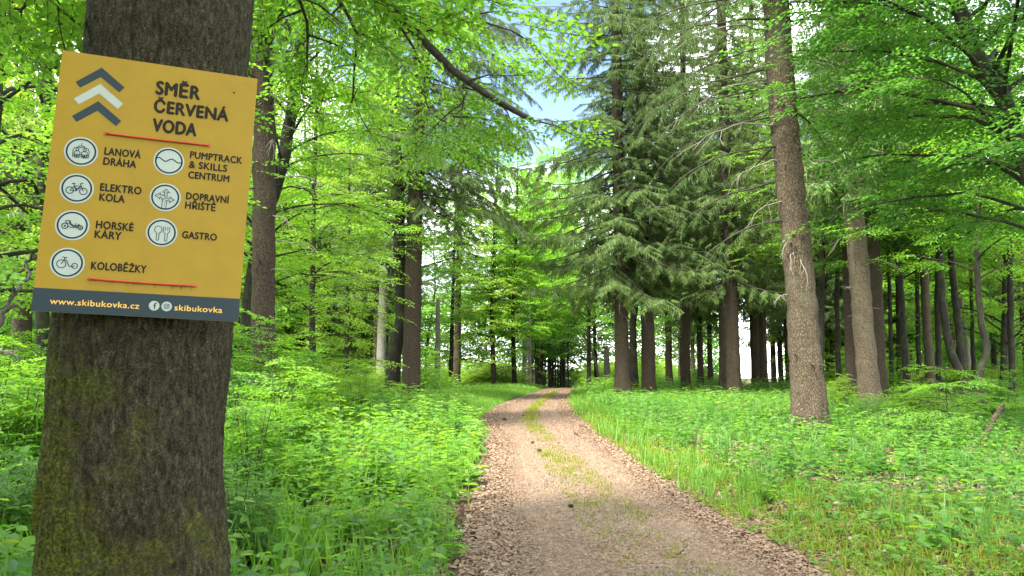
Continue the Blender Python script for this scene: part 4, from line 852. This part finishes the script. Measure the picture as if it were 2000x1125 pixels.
for k in range(22):
    Y = rb.uniform(74, 98); X = (rb.uniform(820, 1015) - 1000) / FPX * Y
    put_shrub(SHF, X, Y, 'bright shrub along the far end of the tall grass', 'shrubs behind the tall grass', 1.5, 1)
for k in range(20):
    Y = rb.uniform(76, 104); X = (rb.uniform(1128, 1330) - 1000) / FPX * Y
    put_shrub(SHF, X, Y, 'bright shrub beyond the two path spruces', 'shrubs beyond the path spruces', 1.8, 1)
for k in range(30):
    Y = rb.uniform(62, 104); X = (rb.uniform(1200, 1420) - 1000) / FPX * Y
    put_shrub(SHF, X, Y, 'shrub in the sunlit clearing behind the path spruces', 'shrubs of the sunlit clearing', 1.25, (1, 0, 1)[k % 3])
for k in range(90):
    Y = rb.uniform(40, 105); pxv = rb.uniform(0, 1010); X = (pxv - 1000) / FPX * Y
    if X > xL(Y) - 7: continue
    put_shrub(SHF, X, Y, 'shrub of the far understorey left of the path', 'far shrubs left of the path', 1.1)
for k in range(110):
    Y = rb.uniform(34, 105); pxv = rb.uniform(1150, 2030); X = (pxv - 1000) / FPX * Y
    if X < xR(Y) + 5 or (pxv < 1640 and Y < 58) or (1430 < pxv < 1530): continue
    put_shrub(SHF, X, Y, 'shrub of the far understorey right of the path', 'far shrubs right of the path', 1.0, 1 if pxv < 1640 and rb.random() < .6 else None)
b, P = rel([(1866, 868), (1852, 800), (1846, 740)], 17)
m = beech(431, np.vstack([P, P[-1] + [0, 0, .3]]), .018, .006, 
          .35, P[-1][2], 10, .85, SP_NEAR, ks=1, sc=.6, step=.25, el=(15, -5), sides=6, flare=.2)
place('beech_sapling', 'beech sapling with tiered pale green leaves in the right herbs', 'sapling', b, m)
for q, (pxv, Y) in enumerate(((1950, 21), (1780, 24), (1640, 27))):
    put_shrub(SHR, (pxv - 1000) / FPX * Y, Y, ('low leafy shrub at the right edge beyond the sapling', 'low leafy shrub at the foot of the thin forking beech', 'low leafy shrub between the two brown spruces')[q], None, .8)

# the wood closing the view, too far off to tell trees apart
def far_mass(name, label, spans, leafm, Y0, Y1, H, n, seed):
    rg = np.random.default_rng(seed); G = Geo(); P = []
    for a, b_ in spans:
        k = int(n * (b_ - a) / 1000); Y = rg.uniform(Y0, Y1, k); x = (rg.uniform(a, b_, k) - 1000) / FPX * Y
        top = H * (.65 + .5 * fbm(x * .12, Y * .05, seed)); P.append(np.stack([x, Y, gz(x, Y) + top * rg.uniform(0, 1, k)], -1))
    P = np.concatenate(P); m = len(P); a = rg.uniform(0, 6.28, m)
    stamp_many(G, SP_FAR, P, np.stack([np.cos(a), np.sin(a), rg.normal(-.1, .2, m)], -1), np.stack([rg.normal(0, .3, m), rg.normal(0, .3, m), np.ones(m)], -1), rg.uniform(1.6, 2.6, m), rg)
    tag(link(name, G.mesh(name, [M[leafm]])), label, 'wood', kind='stuff')
far_mass('far_woods', 'leafy wood closing the view on both sides of the path', [(-150, 1042), (1112, 1415), (1545, 2150)], 'beech', 112, 128, 17, 15000, 31)
far_mass('plantation_foliage', 'dark leaves filling the plantation past the path crest', [(1040, 1115)], 'beech_dark', 119, 128, 15, 12000, 32)

# fallen wood, stones, twigs
rg = np.random.default_rng(61)
pA, pB = at(1918, 862, 15.8), at(1960, 788, 15.6); G = Geo(); q = resample(np.array([pA - [0.03, 0, .1], pA * .5 + pB * .5 + [0, 0, .03], pB]), 16)
tube(G, q, np.linspace(.05, .036, 16) * (1 + .25 * np.sin(np.arange(16) * 2.1)), 12, bump=trunk_noise(rg, .16), cap=True); st = tag(link('broken_log', G.mesh('broken_log', [M['bark_spruce']])), 'broken brown log leaning out of the herbs at right', 'log')
st['category'] = 'log'
def fallen(label, pts, r, name='fallen_branch', mat='twig_dark', sub=5, seed=1):
    rg = np.random.default_rng(seed); G = Geo(); q = resample(pts, 14) + rg.normal(0, r * .8, (14, 3)); tube(G, q, np.linspace(r, r * .3, 14), 6)
    for k in range(sub):
        w = along(q, rg.uniform(.2, .95)); d = unit(q[-1] - q[0] + rg.normal(0, 1.2, 3)) * rg.uniform(.1, .35) * np.linalg.norm(q[-1] - q[0]); d[2] = abs(d[2]) * .5; tube(G, np.array([w, w + d * .5, w + d]), [r * .5, r * .35, r * .1], 4)
    return tag(link(name, G.mesh(name, [M[mat]])), label, 'branch')
g1 = ground(1300, 768); g2 = ground(1342, 782)
fallen('dark fallen branch lying in the grass behind the path spruces', np.array([g1 + [0, 0, .45], (g1 + g2) / 2 + [0, 0, .35], g2 + [0, 0, .2]]), .035, sub=8)
g1 = ground(1322, 1098); g2 = ground(1345, 1083); fallen('short dark twig lying on the path in the foreground', np.array([g1 + [0, 0, .062], g2 + [0, 0, .07]]), .006, 'twig', sub=2, seed=3)
g1 = ground(1122, 850); g2 = ground(1134, 858); fallen('small twig on the right wheel track', np.array([g1 + [0, 0, .06], g2 + [0, 0, .06]]), .014, 'twig', sub=1, seed=4)
for q, (px_, py_, s_, lb) in enumerate(((1053, 887, .05, 'dark cone lying on the grassy middle strip'), (1115, 999, .035, 'dark stone in the middle of the path'), (1040, 870, .04, 'small dark cone on the left wheel track'), (985, 824, .07, 'clod on the left edge of the path near the bend'), (1022, 815, .05, 'small dark clod in the bend of the path'))):
    me = bpy.data.meshes.new('stone'); g = ground(px_, py_); G = Geo(); nn = 10; th = np.linspace(0, np.pi, 7); 
    q_ = np.c_[np.zeros(7), np.zeros(7), -np.cos(th)]; tube(G, q_ * s_ * .6 + [g[0], g[1], .05 + s_ * .45], np.maximum(np.sin(th), .02) * s_, 10, bump=trunk_noise(np.random.default_rng(q), .12))
    tag(link('stone' if 'stone' in lb or 'clod' in lb else 'spruce_cone', G.mesh('stone', [M['bark_spruce_dark']])), lb, 'stone' if 'stone' in lb or 'clod' in lb else 'cone')
# brushwood among the left shrubs and dead boughs at the left edge
for k in range(7):
    Y = rb.uniform(24, 34); X = (rb.uniform(600, 740) - 1000) / FPX * Y; z = float(gz(X, Y)); a = rb.uniform(0, 6.28)
    fallen('bare grey brushwood branch among the left shrubs', np.array([[X, Y, z + .2], [X + .6 * math.cos(a), Y + .6 * math.sin(a), z + .7], [X + 1.4 * math.cos(a), Y + 1.4 * math.sin(a), z + .8]]), .02, mat='twig_dead', sub=8, seed=20 + k)['group'] = 'brushwood in the left thicket'
for k, (pa, pb, Y) in enumerate((((-10, 640), (70, 500), 11), ((0, 560), (110, 470), 13), ((-20, 690), (40, 720), 10))):
    a_, b_ = at(*pa, Y), at(*pb, Y + .6); fallen(('dead bough slanting up beside the sign', 'thin dead bough behind the sign edge', 'pale dead stick low at the left edge')[k], np.array([a_, (a_ + b_) / 2 + [0, .1, .1], b_]), .05 if k == 0 else .03, 'dead_bough', mat='bark_pale' if k == 2 else 'bark_limb', sub=4, seed=40 + k)

# ------------------------------------------------------------------ ground cover (uncountable)
def herb_plant(rg, H=.34, pairs=4, leaf=.10, detail=2):
    G = Geo(); V = []
    P, X, Z, s_ = [], [], [], []
    lean = rg.normal(0, .06, 2); top = np.array([lean[0], lean[1], H])
    for k in range(pairs):
        t = .35 + .65 * k / max(1, pairs - 1)
        for q in range(2):
            a = k * 1.57 + q * 3.14 + rg.uniform(-.3, .3); P.append(top * t); X.append([math.cos(a), math.sin(a), rg.uniform(-.25, .35)]); Z.append([rg.normal(0, .2), rg.normal(0, .2), 1]); s_.append(leaf * (1.2 - .5 * t) * rg.uniform(.8, 1.2))
    stamp(G, leaf_shape(detail), np.array(P), np.array(X), np.array(Z), np.array(s_))
    w = .003; G.add(np.array([[-w, 0, 0], [w, 0, 0], [lean[0] + w, lean[1], H], [lean[0] - w, lean[1], H]]), np.array([[0, 1, 2, 3]]))
    return np.concatenate(G.V), np.concatenate([f for f, m in G.F])
rp_ = np.random.default_rng(501)
HB = [herb_plant(rp_, rp_.uniform(.22, .42), rp_.integers(3, 6), rp_.uniform(.08, .12)) for _ in range(8)]
HBF = [herb_plant(rp_, rp_.uniform(.28, .45), 3, .17, 1) for _ in range(5)]
HT = [herb_plant(rp_, rp_.uniform(.5, .75), 7, .10) for _ in range(4)]; HW = [herb_plant(rp_, rp_.uniform(.14, .22), 3, .17) for _ in range(4)]
GT = [grass_tuft(rp_) for _ in range(5)]; GTF = [grass_tuft(rp_, .45, 7, .018, .3) for _ in range(4)]; GS = [grass_tuft(rp_, .09, 8, .004, .12) for _ in range(5)]
MS = [herb_plant(rp_, .07, 3, .045, 1) for _ in range(4)]
def scatter(name, zones, T, mats, keep=None):
    pass
def field(n, ylo, yhi, pxlo, pxhi, rg, pw=1.0):
    """n points spread evenly over the ground seen between two photo columns"""
    y = np.sqrt(rg.uniform(ylo ** 2, yhi ** 2, n)) if pw == 1 else ylo + (yhi - ylo) * rg.uniform(0, 1, n) ** pw
    x = (rg.uniform(pxlo, pxhi, n) - 1000) / FPX * y; return x, y
def emit(G, T, x, y, rg, sc, mat=0, lift=0.0):
    n = len(x); a = rg.uniform(0, 6.28, n); z = pz(x, y) + lift
    X = np.stack([np.cos(a), np.sin(a), rg.normal(0, .08, n)], -1); Z = np.stack([rg.normal(0, .1, n), rg.normal(0, .1, n), np.ones(n)], -1)
    stamp_many(G, T, np.stack([x, y, z], -1), X, Z, np.asarray(sc) * rg.uniform(.7, 1.3, n), rg, mat)
rg = np.random.default_rng(505)
def mixed(G, T, x, y, sc, rg, mats, s0, gm=2):
    """patches of several plants: the common herb, tall stalks, broad low leaves, grass"""
    a, b = fbm(x * .55 + 3, y * .55, s0), fbm(x * .9, y * .9 + 7, s0 + 5); u = rg.random(len(x)); far = y > 24
    sp = np.where((a > .58) & (u < .55), 1, np.where((b > .56) & (u < .6), 2, np.where((a < .42) & (u < .5) | (u > .93), 3, 0)))
    w = rg.random(len(x)); mi = np.where(w < mats[0][1], mats[0][0], np.where(w < mats[0][1] + mats[1][1], mats[1][0], mats[2][0]))
    dk = fbm(x * .45 + 20, y * .45, s0 + 9); mi = np.where((dk > .5) & (rg.random(len(x)) < np.clip((dk - .5) * 5, 0, .75)), 5, mi)
    for k_, TT in ((0, T), (1, HT), (2, HW), (3, GT)):
        for m_ in (0, 1, 2, 4, 5):
            q = (sp == k_) & (mi == m_) if k_ != 3 else (sp == 3) & (m_ == gm)
            if not q.any(): continue
            tt = TT if not far[q].all() else (GTF if k_ == 3 else HBF)
            emit(G, tt, x[q], y[q], rg, (sc * np.where(sp == 1, .8, np.where(sp == 3, .8, 1)))[q], m_)
HM = [M['herb'], M['herb_yellow'], M['grass'], M['moss'], M['beech'], M['beech_dark']]
# herbs right of the path
G = Geo()
for ylo, yhi, dens, T, s_, pxhi in ((4.5, 14, 30, HB, 1.0, 2150), (14, 26, 17, HB, 1.25, 2080), (26, 46, 9, HBF, 1.15, 2060), (46, 78, 3.5, HBF, 1.7, 2060)):
    area = (yhi ** 2 - ylo ** 2) / 2 * (pxhi - 1000) / FPX; x, y = field(int(area * dens), ylo, yhi, 1000, pxhi, rg)
    e = x - xR(y); dn = fbm(x * .7, y * .7, 40)
    near = smooth(.5, 1.6 + 1.2 * smooth(14, 7, y), e + (dn - .5) * 1.6)
    k = (e > .25) & (rg.random(len(x)) < near * np.where(y < 11, np.clip((dn - .18) * 3, .12, 1), 1)); x, y, e, dn = x[k], y[k], e[k], dn[k]
    big = .65 + .75 * fbm(x * .5 + 9, y * .5, 44)
    yl = (rg.random(len(x)) < np.clip(.30 - .12 * e, .03, .3) + .5 * smooth(30, 45, y) * smooth(9, 3, e)); 
    mixed(G, T, x[~yl], y[~yl], (s_ * big)[~yl], rg, [(0, .75), (4, .2), (1, .05)], 140, 0); emit(G, T, x[yl], y[yl], rg, (s_ * big)[yl], 1)
tag(link('herb_undergrowth', G.mesh('herb_undergrowth', HM)), 'pale green knee-high herbs covering the wood floor right of the path', 'undergrowth', kind='stuff')
# mossy short verge right of the path + grass
G = Geo(); x, y = field(60000, 4.5, 50, 1000, 2150, rg, .9); e = x - xR(y); dn = fbm(x * 1.1, y * 1.1, 50)
k = (e > -.18 + .5 * dn) & (e < 1.5 + 2.6 * smooth(13, 6, y)) & (rg.random(len(x)) < np.clip((dn - .22) * 2.8, .03, 1)); x, y = x[k], y[k]
h = len(x) // 2; emit(G, GS, x[:h], y[:h], rg, 1.0 + .02 * y[:h], 3); emit(G, MS, x[h:], y[h:], rg, 1.0 + .02 * y[h:], 1)
x, y = field(9000, 8, 60, 1000, 1600, rg, .8); e = x - xR(y); k = (e > .1) & (e < 1.6) & (fbm(x * .9, y * .9, 52) > .45); emit(G, GT, x[k], y[k], rg, .55 + .012 * y[k], 2)
tag(link('grass_verge', G.mesh('grass_verge', HM)), 'short yellow-green moss and grass along the right path edge', 'grass', kind='stuff')
# herbs left of the path
G = Geo()
for ylo, yhi, dens, T, s_ in ((3.2, 9, 60, HB, .95), (9, 18, 38, HB, 1.25), (18, 30, 16, HBF, 1.35), (30, 60, 5, HBF, 1.7)):
    area = (yhi ** 2 - ylo ** 2) / 2 * 1.0; x, y = field(int(area * dens), ylo, yhi, -180, 1330, rg)
    e = xL(y) - x; dn = fbm(x * .8, y * .8, 60); k = (e > .02 + .5 * dn) & (rg.random(len(x)) < np.clip((dn - .2) * 4, .15, 1) * smooth(0, .8, e + .2)) & ~((y > 26) & (e < 6))
    k &= np.hypot(x - fbase[0], y - fbase[1]) > .5
    x, y, e, dn = x[k], y[k], e[k], dn[k]; big = .75 + .7 * fbm(x * .6, y * .6, 64) + .35 * smooth(.5, 3, e)
    u = rg.random(len(x)); yl = u < .22 + .55 * smooth(9, 14, y) * smooth(7, 2, e)
    mixed(G, T, x[~yl], y[~yl], (s_ * big)[~yl], rg, [(4, .5), (0, .3), (1, .2)], 160, 4); mixed(G, T, x[yl], y[yl], (s_ * big)[yl], rg, [(1, .8), (2, .1), (4, .1)], 170, 4)
tag(link('herb_undergrowth', G.mesh('herb_undergrowth', HM)), 'taller fresh green herbs filling the left bank below the sign', 'undergrowth', kind='stuff')
# tall bright grass left of the path, grass on the middle strip
G = Geo(); x, y = field(42000, 16, 80, 380, 1120, rg, .8); e = xL(y) - x; k = (e > -.05 + .35 * fbm(x, y, 70) + .5 * smooth(30, 45, y)) & (e < 4 + 5 * smooth(24, 34, y)) & ((y > 25) | (rg.random(len(x)) < .3))
emit(G, GTF, x[k], y[k], rg, (.55 + .005 * y[k]) * (.45 + .55 * smooth(.3, 2.5, e[k])), 2)
x, y = field(16000, 42, 84, 1060, 1320, rg, 1.0); e = x - xR(y); k = (e > .5) & (e < 6); emit(G, GTF, x[k], y[k], rg, (.55 + .005 * y[k]) * (.45 + .55 * smooth(.3, 2.5, e[k])), 2)
tag(link('grass', G.mesh('grass', HM)), 'tall bright green grass on both sides of the far path', 'grass', kind='stuff')
G = Geo(); x = rg.uniform(-.1, 3.2, 60000); y = 5 + 75 * rg.random(60000) ** 1.6; u = (x - xL(y)) / (xR(y) - xL(y)); cen = np.interp(y, [5, 9, 14, 22, 32, 60], [.56, .55, .50, .45, .52, .55])
wd = np.interp(y, [5, 10, 16, 26, 50], [.13, .13, .10, .06, .045]); dn = fbm(x * 1.7, y * .8, 80)
k = (np.abs(u - cen) < wd * (.6 + dn)) & (rg.random(60000) < np.interp(y, [5, 8, 12, 18, 30], [.10, .16, .28, .42, .5]) * np.clip((dn - .08) * 2, 0, 1)); emit(G, GS, x[k], y[k], rg, .45 + .018 * y[k], 3)
tag(link('grass_strip', G.mesh('grass_strip', HM)), 'thin yellow-green grass between the two wheel tracks', 'grass', kind='stuff')
# fallen leaves and chips on the path and its edges
def chip(rg):
    v = np.array([[-.5, -.28, 0], [.0, -.36, .10], [.5, -.1, .16], [.45, .25, .08], [0, .36, .02], [-.5, .2, .12]]) * [1, 1, rg.uniform(.2, 1.6)] + rg.normal(0, .06, (6, 3)); return v, np.array([[0, 1, 4, 5], [1, 2, 3, 4]])
CHP = [chip(rp_) for _ in range(8)]
G = Geo(); n = 230000; y = 4.6 + 60 * rg.random(n) ** 2.0; u = rg.uniform(-.07, 1.2, n); x = xL(y) + (xR(y) - xL(y)) * u; dn = fbm(x * 1.3, y * 1.3, 90)
edge = np.abs(2 * u - 1); k = rg.random(n) < np.where(edge < .6, .5 + .35 * dn, np.where(edge < 1.25, 1.0, np.clip((dn - .3) * 2.2, 0, .8)))
x, y = x[k], y[k]; edge = edge[k]; a = rg.uniform(0, 6.28, len(x)); X = np.stack([np.cos(a), np.sin(a), rg.normal(0, .15, len(x))], -1); Z = np.stack([rg.normal(0, .18, len(x)), rg.normal(0, .18, len(x)), np.ones(len(x))], -1)
sc = (.010 + .013 * rg.random(len(x)) ** 2 + .022 * smooth(.6, 1.1, edge)) * (1 + .03 * y)
stamp_many(G, CHP, np.stack([x, y, np.maximum(pz(x, y), gz(x, y)) + .012], -1), X, Z, sc, rg)
x2, y2 = field(26000, 3.2, 20, -150, 1200, rg); k = (x2 < xL(y2)); x2, y2 = x2[k], y2[k]; a = rg.uniform(0, 6.28, len(x2))
stamp_many(G, CHP, np.stack([x2, y2, gz(x2, y2) + .015], -1), np.stack([np.cos(a), np.sin(a), rg.normal(0, .2, len(a))], -1), np.stack([rg.normal(0, .3, len(a)), rg.normal(0, .3, len(a)), np.ones(len(a))], -1), rg.uniform(.04, .08, len(a)), rg)
x2, y2 = field(22000, 4.5, 20, 1200, 2150, rg); k = (x2 > xR(y2)); x2, y2 = x2[k], y2[k]; a = rg.uniform(0, 6.28, len(x2))
stamp_many(G, CHP, np.stack([x2, y2, gz(x2, y2) + .015], -1), np.stack([np.cos(a), np.sin(a), rg.normal(0, .2, len(a))], -1), np.stack([rg.normal(0, .3, len(a)), rg.normal(0, .3, len(a)), np.ones(len(a))], -1), rg.uniform(.04, .08, len(a)), rg)
tag(link('leaf_litter', G.mesh('leaf_litter', [M['litter']])), 'tan fallen leaves strewn over the path and its edges', 'leaf litter', kind='stuff')
